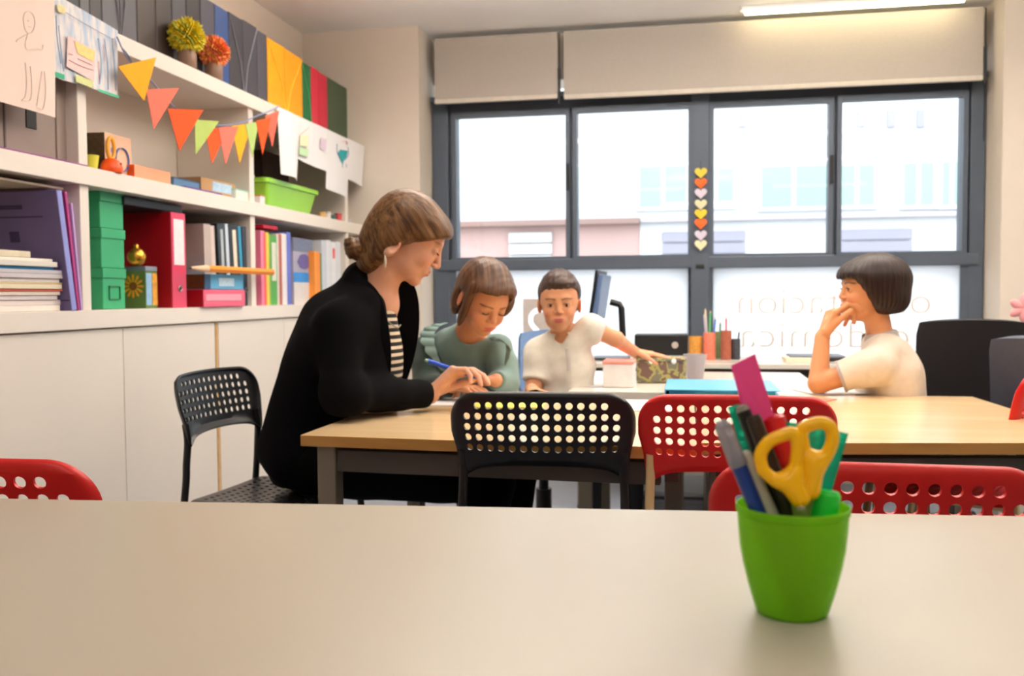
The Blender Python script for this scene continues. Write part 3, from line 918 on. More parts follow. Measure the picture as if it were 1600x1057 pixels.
# white sheets further along
pC = hung('white sheet with curled bottom hanging right of the bunting', (434, 166), (470, 184), (468, 283), (440, 272), paper_w, wav(.010, 2.2), XP + .006)
pD = hung('white sheet with a green and yellow drawing, under the orange folders', (466, 182), (496, 196), (493, 262), (464, 247), paper_w, wav(.002, .2))
pE = hung('white sheet with pink scribbles in the middle of the hung row', (492, 193), (516, 204), (514, 270), (489, 259), paper_w, wav(.002, .9), XP + .003)
pF = hung('tall white sheet with a teal bird drawing, under the red folders', (512, 203), (546, 219), (543, 309), (510, 295), paper_w, wav(.002, 1.7), XP + .006)
pG = hung('last white sheet of the row, under the dark green box', (543, 216), (570, 229), (568, 291), (542, 280), paper_w, wav(.004, 2.9))
def patch2(parent, name, pts, col, X=XP, off=.004): patch(parent, name, pts, col, X, off)
patch(pD, 'green_patch', [(466, 230), (480, 234), (479, 246), (465, 241)], '#bcdcae')
patch(pD, 'yellow_patch', [(467, 212), (480, 210), (480, 230), (466, 228)], '#ece9c4')
strokes(pD, [[(466, 212), (474, 205), (481, 200)]], mat('orange_crayon', '#e8b98a', .8), .0018, off=.006)
patch(pE, 'lilac_patch', [(499, 215), (507, 218), (506, 236), (498, 233)], '#dfc9da', off=.008)
patch(pF, 'teal_bird', [(524, 240), (528, 234), (540, 236), (538, 246), (533, 252), (532, 258), (529, 250)], '#2d9aa0', off=.012)
strokes(pF, [[(523, 225), (523, 238), (528, 246)], [(540, 230), (541, 242), (536, 250)]], mat('blue_ink', '#5f6fb0', .8), .0012, off=.012)
strokes(pF, [[(532, 222), (537, 221), (539, 226)]], mat('red_crayon', '#e24a5a', .8), .002, off=.012)
strokes(pF, [[(531, 258), (532, 262)], [(537, 256), (538, 262)]], mat('blue_ink', '#5f6fb0', .8), .001, off=.012)

# bunting: string and eleven pennants
bt = thing('bunting', 'string of small paper pennants in orange, yellow, salmon and green strung under the top shelf', 'bunting', P3(310, 190, X_SH + .05))
XB = X_SH + .05
def PB(px, py, X=XB): return UX(px, py, X) - Vector(bt.location)
line = [(183, 58, X_SH + .02), (200, 92), (235, 125), (265, 160), (290, 182), (318, 190), (345, 196), (375, 192), (400, 182), (425, 172), (437, 165, X_SH + .02)]
mobj('string', tube(bmesh.new(), smooth_path([PB(*p) for p in line], 5), .0022, 6), mat('bunting_string', '#7d86ad', .7), bt)
mobj('ribbon_end', tube(bmesh.new(), smooth_path([PB(183, 58, X_SH + .02), PB(190, 74, X_SH + .03), PB(198, 84), PB(206, 98)], 4), .006, 6, flat=(1, .25)), mat('ribbon_blue', '#6f86a8', .6), bt)
pens = [('#f5a70d', (184, 104), (238, 90), (225, 158), 'yellow'), ('#f0705a', (228, 140), (274, 138), (240, 202), 'salmon'), ('#f5500f', (262, 170), (312, 172), (280, 236), 'orange red'),
        ('#a8bd62', (304, 187), (337, 190), (305, 242), 'green'), ('#f5500f', (320, 203), (357, 198), (331, 256), 'orange red'), ('#f6705e', (341, 200), (372, 198), (352, 257), 'salmon'),
        ('#f7a810', (362, 197), (393, 193), (374, 256), 'yellow'), ('#a5bd6c', (383, 194), (404, 190), (394, 247), 'green'), ('#f25012', (400, 189), (423, 184), (410, 242), 'orange red'), ('#f5634f', (414, 181), (436, 173), (425, 230), 'salmon')]
for k, (c, a, b_, t_, nm) in enumerate(pens):
    X = XB + .003 + .0018 * (k % 3)
    pa_, pb_, pt = PB(*a, X), PB(*b_, X), PB(*t_, X)
    pb_.x += .012 if k < 4 else 0
    bm = poly_prism(bmesh.new(), [pa_, pb_, pt], (.0012, 0, 0))
    pm = mobj('pennant', bm, mat('pennant_' + c[1:], c, .8, .03, 20), bt); pm['label'] = nm + ' paper pennant'

# ---- middle shelf, upper surface Z_MID
def small_box(name, label, cat, px0, px1, h, depth, col, z=Z_MID, X=X_SH - .03, group=None, top=None, rz=0.0, bev=.002, Yp=None):
    Y0, Y1 = YX(px0, X), YX(px1, X)
    t = thing(name, label, cat, (X - depth / 2, (Y0 + Y1) / 2, z + .0006), (0, 0, rz), group)
    w = (Y1 - Y0) / 2
    mobj('body', bx((-depth / 2, -w, 0), (depth / 2, w, h), bev), mat('box_' + col[1:], col, .55, .05, 20), t)
    if top: mobj('lid', bx((-depth / 2 - .001, -w - .001, h), (depth / 2 + .001, w + .001, h + .004), .001), mat('box_' + top[1:], top, .55, .05, 20), t)
    return t, w
archive = thing('archive_box', 'tall taupe cardboard archive box with black label slot behind the cream sheet', 'box', (X_SH - .05, YX(62, X_SH - .05), Z_MID + .005))
am = mat('taupe_card', '#8d7c74', .6, .05, 8)
mobj('body', bx((-.24, -.215, 0), (0, .085, .30), .003), am, archive)
mobj('label_slot', bx((0, -.035, .075), (.003, .005, .17), .001), mat('black_card', '#1b1615', .6), archive)
mobj('seam', bx((0, -.118, .0), (.002, -.112, .30), 0), mat('dark_seam', '#5b4e47', .7), archive)
box2 = thing('archive_box', 'second taupe archive box, narrow, left of the shelf divider above the purple folder', 'box', (X_SH - .05, YX(110, X_SH - .05) + .022, Z_MID + .005))
mobj('body', bx((-.24, -.06, 0), (0, .055, .30), .003), mat('taupe_card_light', '#9c8d84', .6, .05, 8), box2)
mobj('cord', tube(bmesh.new(), smooth_path([(.003, 0, .2), (.004, .006, .1), (.004, -.004, .01)], 4), .0016, 6), mat('cord_white', '#ddd2c6', .7), box2)
pf = mobj('purple_folder', bx((X_SH - .22, YX(-45, X_SH), Z_MID + .0005), (X_SH - .004, YX(146, X_SH), Z_MID + .0045), .001), mat('purple_card', '#8c3d80', .5))
tag(pf, 'flat purple folder lying on the middle shelf edge under the taupe boxes', 'folder')
yt = thing('yellow_tub', 'small yellow tub by the shelf divider left of the picture box', 'tub', (X_SH - .05, YX(148, X_SH - .05), Z_MID + .0006))
mobj('body', lathe(bmesh.new(), [(.016, 0), (.019, .02), (.022, .042), (.023, .045)], 18), mat('yellow_plastic', '#d9d04c', .5), yt, 40)
pc, w = small_box('picture_box', 'pinkish cardboard puzzle box with a blue ring picture behind the orange toy', 'box', 170, 211, .125, .07, '#f0c3a3', X=X_SH - .045)
mobj('dark_side', bx((-.035, -w - .0012, .002), (.034, -w - .0002, .123), 0), mat('box_dark_side', '#5c4a33', .6, .3, 60), pc)
bm = bmesh.new()
tube(bm, [(.0358, .013 + .034 * math.cos(2 * PI * k / 24), .052 + .036 * math.sin(2 * PI * k / 24)) for k in range(24)], .0065, 6, closed=True, flat=(1, .15))
mobj('blue_ring_print', bm, mat('blue_print', '#4a78c8', .5), pc)
mobj('blue_dot_print', poly_prism(bmesh.new(), [(.0358, -.03 + .010 * math.cos(2 * PI * k / 12), .075 + .010 * math.sin(2 * PI * k / 12)) for k in range(12)], (.001, 0, 0)), mat('blue_print', '#4a78c8', .5), pc)
toy = thing('toy_timer', 'orange ladybird-like toy with a yellow ring handle on the middle shelf', 'toy', (X_SH - .022, YX(180, X_SH - .02), Z_MID + .0006))
om = mat('orange_plastic', '#f4581c', .35)
mobj('dome', lathe(bmesh.new(), [(.030, 0), (.033, .008), (.031, .022), (.024, .035), (.012, .043), (0.001, .045)], 24), om, toy, 50)
bm = bmesh.new(); tube(bm, [(0.0, .017 * math.cos(2 * PI * k / 24), .073 + .032 * math.sin(2 * PI * k / 24)) for k in range(24)], .0055, 8, closed=True)
mobj('ring_handle', bm, mat('yellow_ring', '#f8ae2c', .35), toy, 50)
for (yy, zz, r_) in ((-.008, .02, .004), (.004, .026, .004), (.012, .014, .004), (-.016, .012, .003)):
    mobj('spot', lathe(bmesh.new(), [(r_, -.001), (r_, .001)], 10, close_top=True), mat('spot_red', '#7e1c10', .5), toy, loc=(.031 - abs(yy) * .3, yy, zz), rot=(0, PI / 2, 0))
ob, w = small_box('card_box', 'low orange cardboard box with salmon front beside the picture box', 'box', 215, 271, .042, .09, '#fba27c', X=X_SH - .02)
mobj('orange_side', bx((-.045, -w - .001, .001), (.044, -w - .0001, .041), 0), mat('deep_orange', '#d4500f', .5), ob)
sb, w = small_box('game_box', 'small flat blue patterned game box on the middle shelf', 'box', 276, 316, .032, .09, '#5f86a8', X=X_SH - .04, top='#3f5f7d')
pb2 = mobj('booklet', bx((X_SH - .17, YX(296, X_SH), Z_MID + .0005), (X_SH - .003, YX(352, X_SH), Z_MID + .006), .001), mat('violet_cover', '#6a4a94', .5))
tag(pb2, 'flat violet booklet on the middle shelf edge below the kraft box', 'booklet')
kb, w = small_box('kraft_box', 'small kraft cardboard box with pale blue label on the violet booklet', 'box', 318, 371, .052, .1, '#b98f5f', z=Z_MID + .007, X=X_SH - .04)
mobj('label', bx((.0500, -.05, .01), (.0512, w - .03, .045), 0), mat('label_blue', '#b5d2e8', .5, .2, 90), kb)
mb, w = small_box('card_box', 'low box in pale mint and white near the end of the second compartment', 'box', 372, 400, .036, .1, '#dfe8dc', X=X_SH - .02, top='#9fd3c0')
rb, w = small_box('card_box', 'tiny red and white box beside the green basket', 'box', 410, 417, .034, .06, '#efe4e4', X=X_SH - .02, top='#e36a5c')
cbx, w = small_box('kraft_box', 'tall pale kraft box at the back of the second compartment', 'box', 372, 402, .14, .1, '#c9ab86', X=X_SH - .12)
# third compartment: dark box, blue bottle, green basket, small things
db, w = small_box('storage_box', 'tall dark brown storage box behind the green basket', 'box', 414, 455, .30, .08, '#3a2420', X=X_SH - .235)
mobj('front_band', bx((.040, -w, .09), (.0412, w, .15), 0), mat('brown_band', '#6b4329', .6), db)
for px_, c_, r_, h_, lb in ((475, '#2c8fc0', .020, .16, 'blue'), (487, '#2e3438', .018, .17, 'black'), (466, '#8f9aa0', .017, .15, 'grey')):
    t = thing('bottle', 'slim ' + lb + ' bottle standing behind the green basket', 'bottle', (X_SH - .265, YX(px_, X_SH - .265), Z_MID + .0006), group='bottles behind the green basket')
    mobj('body', lathe(bmesh.new(), [(r_, 0), (r_, h_ * .75), (r_ * .5, h_ * .85), (r_ * .45, h_ * .9)], 18, close_top=True), mat('bottle_' + c_[1:], c_, .3), t, 40)
    mobj('cap', lathe(bmesh.new(), [(r_ * .55, h_ * .9), (r_ * .55, h_)], 14, close_top=True), blk_pl, t, 40)
gb0, gb1 = YX(418, X_SH - .03), YX(498, X_SH - .03)
bk_ = thing('basket', 'lime green plastic storage basket on the middle shelf', 'basket', (X_SH - .12, (gb0 + gb1) / 2, Z_MID + .0006))
w = (gb1 - gb0) / 2
bm = bmesh.new()
def rrect(hx, hy, r, z, n=5):
    out = []
    for (sx_, sy_, a0) in ((1, 1, 0), (-1, 1, PI / 2), (-1, -1, PI), (1, -1, 3 * PI / 2)):
        for k in range(n + 1):
            a = a0 + PI / 2 * k / n
            out.append((sx_ * (hx - r) + r * math.cos(a), sy_ * (hy - r) + r * math.sin(a), z))
    return out
loops = [rrect(.075, w * .84, .02, 0), rrect(.090, w * .95, .022, .085), rrect(.092, w * .96, .022, .098), rrect(.102, w * 1.02, .025, .100), rrect(.102, w * 1.02, .025, .118), rrect(.094, w * .97, .022, .118), rrect(.088, w * .93, .02, .09), rrect(.073, w * .82, .018, .004)]
rings = [[bm.verts.new(p) for p in l] for l in loops]
for A, C in zip(rings, rings[1:]):
    n = len(A)
    for k in range(n): bm.faces.new((A[k], A[(k + 1) % n], C[(k + 1) % n], C[k]))
bm.faces.new(rings[0][::-1]); bm.faces.new(rings[-1])
mobj('tub', bm, mat('lime_plastic', '#8cc63c', .3, .03, 20), bk_, 50)
for px_, c_, lb, h_ in ((505, '#d9b06a', 'yellowish', .028), (513, '#e6dcd4', 'white', .035), (521, '#2f5a58', 'dark green', .026), (530, '#c94c4c', 'red lidded', .04), (543, '#a8aebc', 'grey', .028)):
    t = thing('small_jar', 'small ' + lb + ' jar on the middle shelf right of the green basket', 'jar', (X_SH - .04, YX(px_, X_SH - .04), Z_MID + .0006), group='small jars right of the green basket')
    mobj('body', lathe(bmesh.new(), [(.016, 0), (.018, .004), (.018, h_ * .8)], 16, close_top=True), mat('jar_' + c_[1:], c_, .4), t, 40)
    mobj('lid', lathe(bmesh.new(), [(.019, h_ * .8), (.019, h_)], 16, close_top=True), mat('lid_' + c_[1:], tuple(x * .7 for x in lin(c_)), .4), t, 40)

# ---- counter surface Z_CT : stack of papers
zz = Z_CT + .0006
R3 = random.Random(3)
st_cols = [('#efe3da', .016), ('#e5dad6', .014), ('#d8cfd2', .012), ('#e9ddd0', .010), ('#d96a55', .006), ('#e8dcc0', .012), ('#c9b98f', .005), ('#e6dcda', .010), ('#cfc8cc', .012), ('#c2bfc6', .010), ('#3a8fc0', .008), ('#e0dcd2', .014), ('#efe8dc', .008)]
names_ = ['thick cream bottom', 'pale pink', 'pale lilac', 'cream', 'salmon red', 'ivory', 'olive beige', 'pale grey', 'lilac grey', 'grey', 'blue', 'off-white', 'top cream']
for i, (c_, h_) in enumerate(st_cols):
    y1_ = YX(99 + R3.uniform(-6, 5) - (i > 9) * 14, X_SH - .02)
    o = mobj('workbook', bx((X_SH - .26 + R3.uniform(-.01, .01), y1_ - .30, zz), (X_SH - .02 + R3.uniform(-.012, .008), y1_, zz + h_), .0012), mat('workbook_' + c_[1:], c_, .7, .12, 60, stretch=(1, 1, 60)))
    tag(o, names_[i] + ' workbook in the pile on the counter at the left frame edge', 'workbook', 'pile of workbooks on the counter')
    zz += h_ + .0004
o = mobj('workbook', bx((X_SH - .24, YX(-60), zz), (X_SH - .03, YX(50), zz + .017), .002), mat('workbook_top', '#ddd2b8', .7, .1, 40))
o.rotation_euler = (0, 0, 0); tag(o, 'thick ivory notebook lying crooked on top of the workbook pile', 'workbook', 'pile of workbooks on the counter')
# purple leaning folder with printed lines
Yb_, zt_ = YX(136, X_SH - .03), .345
def leaning(name, label, y_foot, lean, width, h, d, col, X=X_SH + .0):
    t = thing(name, label, 'folder', (X, y_foot, Z_CT + .001), (lean, 0, 0), 'folders leaning beside the workbook pile')
    mobj('cover', bx((-d, -width, 0), (0, 0, h), .002), mat('cover_' + col[1:], col, .5, .05, 10), t)
    return t
t = leaning('folder', 'purple folder leaning in the left bottom compartment behind the pile of workbooks', YX(126, X_SH - .012) - .036, math.radians(9), .022, .335, .25, '#6c5f8e')
mobj('spine_strip', bx((0.0005, -.021, .003), (.0015, -.001, .332), 0), mat('lilac_strip', '#8f95d6', .5), t)
prm = mat('purple_print', '#40365c', .6)
for (xa, xb, z0_, z1_) in ((-.19, -.11, .285, .297), (-.23, -.05, .262, .266), (-.16, -.13, .195, .225), (-.245, -.002, .030, .034), (-.245, -.22, .25, .28)):
    mobj('cover_print', bx((xa, -.0228, z0_), (xb, -.0221, z1_), 0), prm, t)
t = leaning('folder', 'magenta folder leaning between the purple one and the shelf divider', YX(126, X_SH - .012) - .020, math.radians(7.5), .010, .33, .25, '#b03a80')
t = leaning('folder', 'pale lilac folder leaning against the shelf divider', YX(126, X_SH - .012) - .008, math.radians(6), .008, .30, .24, '#c3a3dd')
# loose pale folder lying on top of the leaning ones
o = mobj('folder', bx((X_SH - .25, YX(-30), Z_CT + .337), (X_SH - .03, YX(104), Z_CT + .343), .001), mat('taupe_folder', '#b9aa98', .6))
tag(o, 'flat taupe folder lying on top of the leaning purple folder', 'folder')

# three green card boxes
gm = mat('green_card', '#34a06c', .5, .04, 14)
Yg0, Yg1 = YX(160, X_SH - .05), YX(198, X_SH - .05)
zg = Z_CT + .0006
for i, hh in enumerate((.125, .120, .110)):
    t = thing('card_box', ['bottom green cardboard box of the stack of three, with label holder', 'middle green cardboard box of the stack of three', 'top green cardboard box of the stack of three'][i], 'box', (X_SH - .15, (Yg0 + Yg1) / 2 + R3.uniform(-.002, .003), zg), (0, 0, R3.uniform(-.03, .03)), 'green cardboard boxes')
    w = (Yg1 - Yg0) / 2
    mobj('body', bx((-.097, -w + .003, 0), (.097, w - .003, hh - .004), .002), gm, t)
    mobj('lid', bx((-.101, -w, hh - .030), (.101, w, hh), .002), gm, t)
    if i == 0:
        bm = tube(bmesh.new(), [(.0985, -w * .45, .03), (.0985, w * .45, .03), (.0985, w * .45, .07), (.0985, -w * .45, .07)], .0025, 6, closed=True)
        mobj('label_holder', bm, mat('dark_green_metal', '#1c6b40', .4), t)
    zg += hh + .0008
# dark flat case on top, behind; red binder
o = mobj('flat_case', bx((XW_L + .012, YX(203), Z_CT + .326), (X_SH - .04, YX(292), Z_CT + .352), .003), mat('dark_case', '#1f242c', .5))
tag(o, 'flat black document case lying across the top of the red lever arch binder', 'case')
def binder(label, Y0, Y1, h, col, spine=None, X=X_SH - .02, z=Z_CT, depth=.285, lean=0, label_h=(.45, .93), lbl='#f3eef2', name='binder', ring=True, group='lever arch binders in the bottom row'):
    t = thing(name, label, 'binder', (X, (Y0 + Y1) / 2, z + .0008), (lean, 0, 0), group)
    w = (Y1 - Y0) / 2
    cm = mat('binder_' + col[1:], col, .35, .03, 30, bump=.04, bscale=400)
    bm = bx((-depth, -w, 0), (-.004, -w + .003, h), .001); mobj('cover', bm, cm, t)
    bm = bx((-depth, w - .003, 0), (-.004, w, h), .001); mobj('cover', bm, cm, t)
    mobj('spine', bx((-.005, -w, 0), (0, w, h), .002), cm if not spine else mat('binder_' + spine[1:], spine, .35, .03, 30), t)
    mobj('paper_block', bx((-depth + .012, -w + .008, .012), (-.012, w - .010, h - .025), 0), paper_w, t)
    if lbl: mobj('spine_label', bx((.0002, -w * (.72 if ring else .30), h * label_h[0]), (.0012, w * (.72 if ring else .42), h * label_h[1]), 0), mat('label_' + lbl[1:], lbl, .6), t)
    if ring:
        mobj('finger_hole', tube(bmesh.new(), [(.0012, .009 * math.cos(2 * PI * k / 16), h * .2 + .009 * math.sin(2 * PI * k / 16)) for k in range(16)], .0022, 6, closed=True), mat('ring_steel', '#9c9c9c', .3, metal=.8), t, 50)
        mobj('hole_disc', lathe(bmesh.new(), [(.008, 0), (.008, .0008)], 14, close_top=True), mat('hole_dark', '#15100f', .8), t, loc=(.0004, 0, h * .2), rot=(0, PI / 2, 0))
    return t
binder('red lever arch binder with white spine label next to the sunflower tin', YX(270, X_SH - .02), YX(292, X_SH - .02), .322, '#a80a1c', '#d23a5c')  # covers darker than the spine: the side's shade is put into their red
# sunflower tin + golden ornament
sf, w = small_box('sunflower_tin', 'small square tin with a sunflower picture between green boxes and red binder', 'tin', 228, 246, .135, .085, '#5f7a3c', z=Z_CT, X=X_SH - .05)
mobj('tin_lid', bx((-.044, -w - .001, .120), (.044, w + .001, .137), .003), mat('tin_grey', '#8b93a0', .4, metal=.4), sf)
mobj('blue_panel', bx((.0426, -w * .95, .01), (.0436, 0, .115), 0), mat('tin_blue', '#8db7d8', .4, .15, 60), sf)
mobj('orange_panel', bx((.0426, w * .1, .01), (.0436, w * .95, .115), 0), mat('tin_orange', '#d99a2c', .4, .3, 60), sf)
for k in range(12):
    a = 2 * PI * k / 12; c_ = (-.002, .072)
    q = [(c_[0] + .012 * math.cos(a - .2), c_[1] + .012 * math.sin(a - .2)), (c_[0] + .034 * math.cos(a - .13), c_[1] + .034 * math.sin(a - .13)), (c_[0] + .040 * math.cos(a), c_[1] + .040 * math.sin(a)), (c_[0] + .034 * math.cos(a + .13), c_[1] + .034 * math.sin(a + .13)), (c_[0] + .012 * math.cos(a + .2), c_[1] + .012 * math.sin(a + .2))]
    mobj('petal', poly_prism(bmesh.new(), [(x, -w - .0015, z) for x, z in q], (0, .001, 0)), mat('sun_petal', '#e8a020', .5), sf)
mobj('seed_disc', poly_prism(bmesh.new(), [(-.002 + .014 * math.cos(2 * PI * k / 16), -w - .002, .072 + .014 * math.sin(2 * PI * k / 16)) for k in range(16)], (0, .0012, 0)), mat('sun_seeds', '#7a4a14', .7), sf)
gd = thing('golden_bauble', 'round golden ornament on top of the sunflower tin', 'ornament', (X_SH - .085, YX(217, X_SH - .08), Z_CT + .1385))
gold = mat('gold', '#d9a23c', .25, .05, 30, metal=.8)
mobj('ball', lathe(bmesh.new(), [(.030 * math.sin(PI * k / 14) + .0001, .030 - .030 * math.cos(PI * k / 14)) for k in range(15)], 22), gold, gd, 60)
mobj('cap', lathe(bmesh.new(), [(.008, .058), (.008, .068), (.003, .072)], 12, close_top=True), gold, gd, 60)

# magazine files & black binders right of the red one
def booklike(label, px0, px1, h, col, X=XF, name='book', cat='book', z=Z_CT, d=.22, lean=0, spine=None, group='books and folders in the bottom row', band=None):
    Y0, Y1 = YX(px0, X), YX(px1, X); w = (Y1 - Y0) / 2
    t = thing(name, label, cat, (X, (Y0 + Y1) / 2, z + .0008), (lean, 0, 0), group)
    mobj('cover', bx((-d, -w, 0), (0, w, h), .0015), mat('bk_' + col[1:], col, .5, .06, 16), t)
    mobj('pages', bx((-d - .001, -w + .002, .003), (-d + .002, w - .002, h - .003), 0), paper_w, t)
    if spine: mobj('spine_label', bx((.0002, -w * .7, h * .35), (.0012, w * .7, h * .9), 0), mat('bl_' + spine[1:], spine, .5), t)
    if band: mobj('spine_band', bx((.0002, -w * .95, h * .05), (.0012, w * .95, h * .28), 0), mat('bl_' + band[1:], band, .5), t)
    return t
booklike('pale taupe magazine file with printed side beside the red binder', 322, 333, .30, '#b3a39c', name='magazine_file', cat='file', d=.24, lean=.03)
booklike('pale pinkish folder leaning right of the taupe magazine file', 333.5, 340, .297, '#cdbdb6', name='folder', cat='folder', lean=.05)
binder('slim black binder with grey spine label left of the wider black one', YX(345), YX(356.5), .31, '#20262d', X=XF, lean=.06, lbl='#a9b3b8', ring=False)
booklike('white and blue booklet leaning between two black binders', 358, 362.5, .312, '#c9d6e4', name='booklet', cat='booklet', lean=.07, band='#8898a8')
binder('black binder with cream spine label under the giant pencil', YX(363.5), YX(378), .315, '#15171b', X=XF, lean=.075, lbl='#efe3cf', ring=False)
booklike('thin turquoise folder beside the black binders', 378.5, 382.5, .31, '#2f8fb4', name='folder', cat='folder', lean=.075)
binder('dark slate binder with finger hole left of the white divider', YX(382.8), YX(389.5), .312, '#343c4a', X=XF, lean=.05, lbl=None)
# boxes in front of them with the giant pencil
t, w = small_box('card_box', 'flat pink cardboard box with red side on the counter under the pencil', 'box', 318, 383, .062, .10, '#e0607c', z=Z_CT, X=X_SH + .012)
mobj('red_side', bx((-.05, -w - .001, .001), (.049, -w - .0001, .061), 0), mat('deep_red', '#a80c1c', .4), t)
mobj('pale_stripe', bx((.0502, -w * .9, .022), (.0512, w * .8, .046), 0), mat('pink_stripe', '#f0a0b0', .5, .05, 60), t)
t, w = small_box('card_box', 'blue patterned box with brown side on top of the pink box', 'box', 320, 380, .055, .10, '#5aa6cc', z=Z_CT + .063, X=X_SH + .004)
mobj('brown_side', bx((-.05, -w - .001, .001), (.049, -w - .0001, .054), 0), mat('brown_side', '#6a4523', .6, .2, 60), t)
mobj('navy_edge', bx((.0502, -w, .001), (.0512, -w * .72, .054), 0), mat('navy_edge', '#1f4f78', .5), t)
mobj('pale_pattern', bx((.0502, -w * .3, .012), (.0512, w * .5, .042), 0), mat('pale_pattern', '#bcdcf0', .5, .3, 120), t)
pz = Z_CT + .063 + .055 + .017
pA0, pA1 = UX(292, 421, X_SH + .03), UX(425, 434, X_SH + .03)
gp = thing('giant_pencil', 'oversized orange novelty pencil with pale wooden tip lying on the blue box', 'pencil', ((pA0.x), pA0.y, pz))
L_ = pA1.y - pA0.y; rp = .0135
mobj('shaft', tube(bmesh.new(), [(0, L_ * .2, 0), (0, L_ * .97, 0)], rp, 6), mat('pencil_orange', '#f0912a', .4), gp)
mobj('wood_tip', tube(bmesh.new(), [(0, L_ * .2, 0), (0, L_ * .04, 0)], [rp, .004], 12), mat('pencil_wood', '#e6c3a0', .6), gp, 50)
mobj('lead', tube(bmesh.new(), [(0, L_ * .04, 0), (0, 0, 0)], [.004, .001], 10), mat('pencil_lead', '#2a2522', .5), gp, 50)
mobj('end_cap', tube(bmesh.new(), [(0, L_ * .97, 0), (0, L_, 0)], rp * .96, 12), mat('pencil_end', '#ea8a55', .5), gp, 40)
# third bottom compartment
seq = [(409, 413.5, .305, '#e87fa0', 'slim pink folder right of the divider'), (413.5, 417, .30, '#e05a4c', 'slim coral folder beside the pink one'), (417, 421.5, .30, '#e3c94a', 'slim yellow folder'), (421.5, 424, .296, '#7cae4a', 'slim light green folder'),
       (424, 433.5, .29, '#4c9a46', 'wide green folder with a pale label'), (433.5, 437, .30, '#cfc6bc', 'slim beige folder'), (437, 441.5, .302, '#a85a48', 'slim brown folder'), (441.5, 449, .305, '#ece8ea', 'white folder'), (449.5, 455.5, .315, '#5f6cc0', 'blue violet binder')]
for i, (a, b_, h_, c_, lb) in enumerate(seq):
    booklike(lb + ' in the third bottom compartment' , a, b_, h_, c_, name='folder', cat='folder', X=X_SH - .02, spine=('#d8dcc8' if i == 4 else None))
o = mobj('folder', bx((X_SH - .2, YX(414), Z_CT + .318), (X_SH - .03, YX(436), Z_CT + .334), .003), mat('crimson', '#c4153c', .5)); tag(o, 'crimson folder lying flat on top of the coloured folders', 'folder')
t, w = small_box('picture_box', 'grey box with a purple picture and blue band beside the orange book', 'box', 459, 489, .30, .18, '#a3a0b4', z=Z_CT, X=X_SH - .05)
mobj('blue_band', bx((.0902, -w, .10), (.0915, w, .145), 0), mat('blue_band', '#1f84d0', .4), t)
mobj('dark_top', bx((.0902, -w, .24), (.0915, w, .298), 0), mat('speckled_grey', '#6d7690', .5, .3, 200), t)
mobj('purple_picture', poly_prism(bmesh.new(), [(.0915, w * .1 + w * .6 * math.cos(2 * PI * k / 14) * (1 + .2 * (k % 2)), .195 + .035 * math.sin(2 * PI * k / 14)) for k in range(14)], (.001, 0, 0)), mat('purple_picture', '#5f5690', .5), t)
mobj('white_base', bx((.0902, -w, .0), (.0915, w, .10), 0), mat('white_card', '#ddd8d6', .5), t)
seq = [(492.2, 496, .245, '#f0953a', 'orange book beside the picture box'), (496, 501, .242, '#e98a33', 'deeper orange book next to the first'), (501.5, 503.5, .24, '#3d7a5c', 'thin dark green book'), (504, 511, .30, '#cfd6e0', 'pale blue grey folder'), (511, 518, .305, '#e4e8ee', 'white folder behind the woman'),
       (518.5, 526, .30, '#eceef2', 'white folder with red mark'), (526.5, 533, .305, '#dfe3ea', 'pale folder right of the red mark')]
for i, (a, b_, h_, c_, lb) in enumerate(seq):
    t = booklike(lb + ', bottom row near the woman\'s shoulder', a, b_, h_, c_, name='book' if i < 3 else 'folder', cat='book' if i < 3 else 'folder', X=X_SH - .02)
    if i == 5:
        mobj('red_mark', bx((.0005, -.012, .22), (.0018, .012, .27), 0), mat('red_mark', '#d8343c', .5), t)
# ------------------------------------------------------------------ implicit surfaces (signed distance -> surface nets)
def smin(a, b, k):
    if k <= 0: return np.minimum(a, b)
    h = np.clip(.5 + .5 * (b - a) / k, 0, 1)
    return b + (a - b) * h - k * h * (1 - h)

def A3(v): return np.array(tuple(v)[:3], dtype=np.float64)
def cone(a, b, r1, r2):
    a, b = A3(a), A3(b); ba = b - a; bb = max(1e-12, ba @ ba)
    def f(P):
        t = np.clip((P - a) @ ba / bb, 0, 1)
        return np.linalg.norm(P - a - t[:, None] * ba, axis=1) - (r1 + (r2 - r1) * t)
    return f
def cyl(a, b, r1, r2, rnd_=.004):
    """flat-ended tapered cylinder"""
    a, b = A3(a), A3(b); ba = b - a; L = math.sqrt(ba @ ba); u = ba / L
    def f(P):
        q = P - a; t = q @ u; rad = np.linalg.norm(q - t[:, None] * u, axis=1)
        dr = rad - (r1 + (r2 - r1) * np.clip(t / L, 0, 1)) + rnd_
        dt = np.abs(t - L / 2) - L / 2 + rnd_
        return np.minimum(np.maximum(dr, dt), 0) + np.hypot(np.maximum(dr, 0), np.maximum(dt, 0)) - rnd_
    return f
def ell(c, r, R=None):
    c = A3(c); r = A3(r); R = np.eye(3) if R is None else np.array(R)
    def f(P):
        q = (P - c) @ R
        k0 = np.linalg.norm(q / r, axis=1); k1 = np.linalg.norm(q / (r * r), axis=1)
        return np.where(k1 > 1e-9, k0 * (k0 - 1) / np.maximum(k1, 1e-9), -r.min())
    return f
def rbox(c, h, R=None, rd=.01):
    c = A3(c); h = A3(h) - rd; R = np.eye(3) if R is None else np.array(R)
    def f(P):
        q = np.abs((P - c) @ R) - h
        return np.linalg.norm(np.maximum(q, 0), axis=1) + np.minimum(q.max(axis=1), 0) - rd
    return f
def half(p, n):
    """inside = the side the normal points away from"""
    p, n = A3(p), A3(n); n = n / np.linalg.norm(n)
    return lambda P: (P - p) @ n

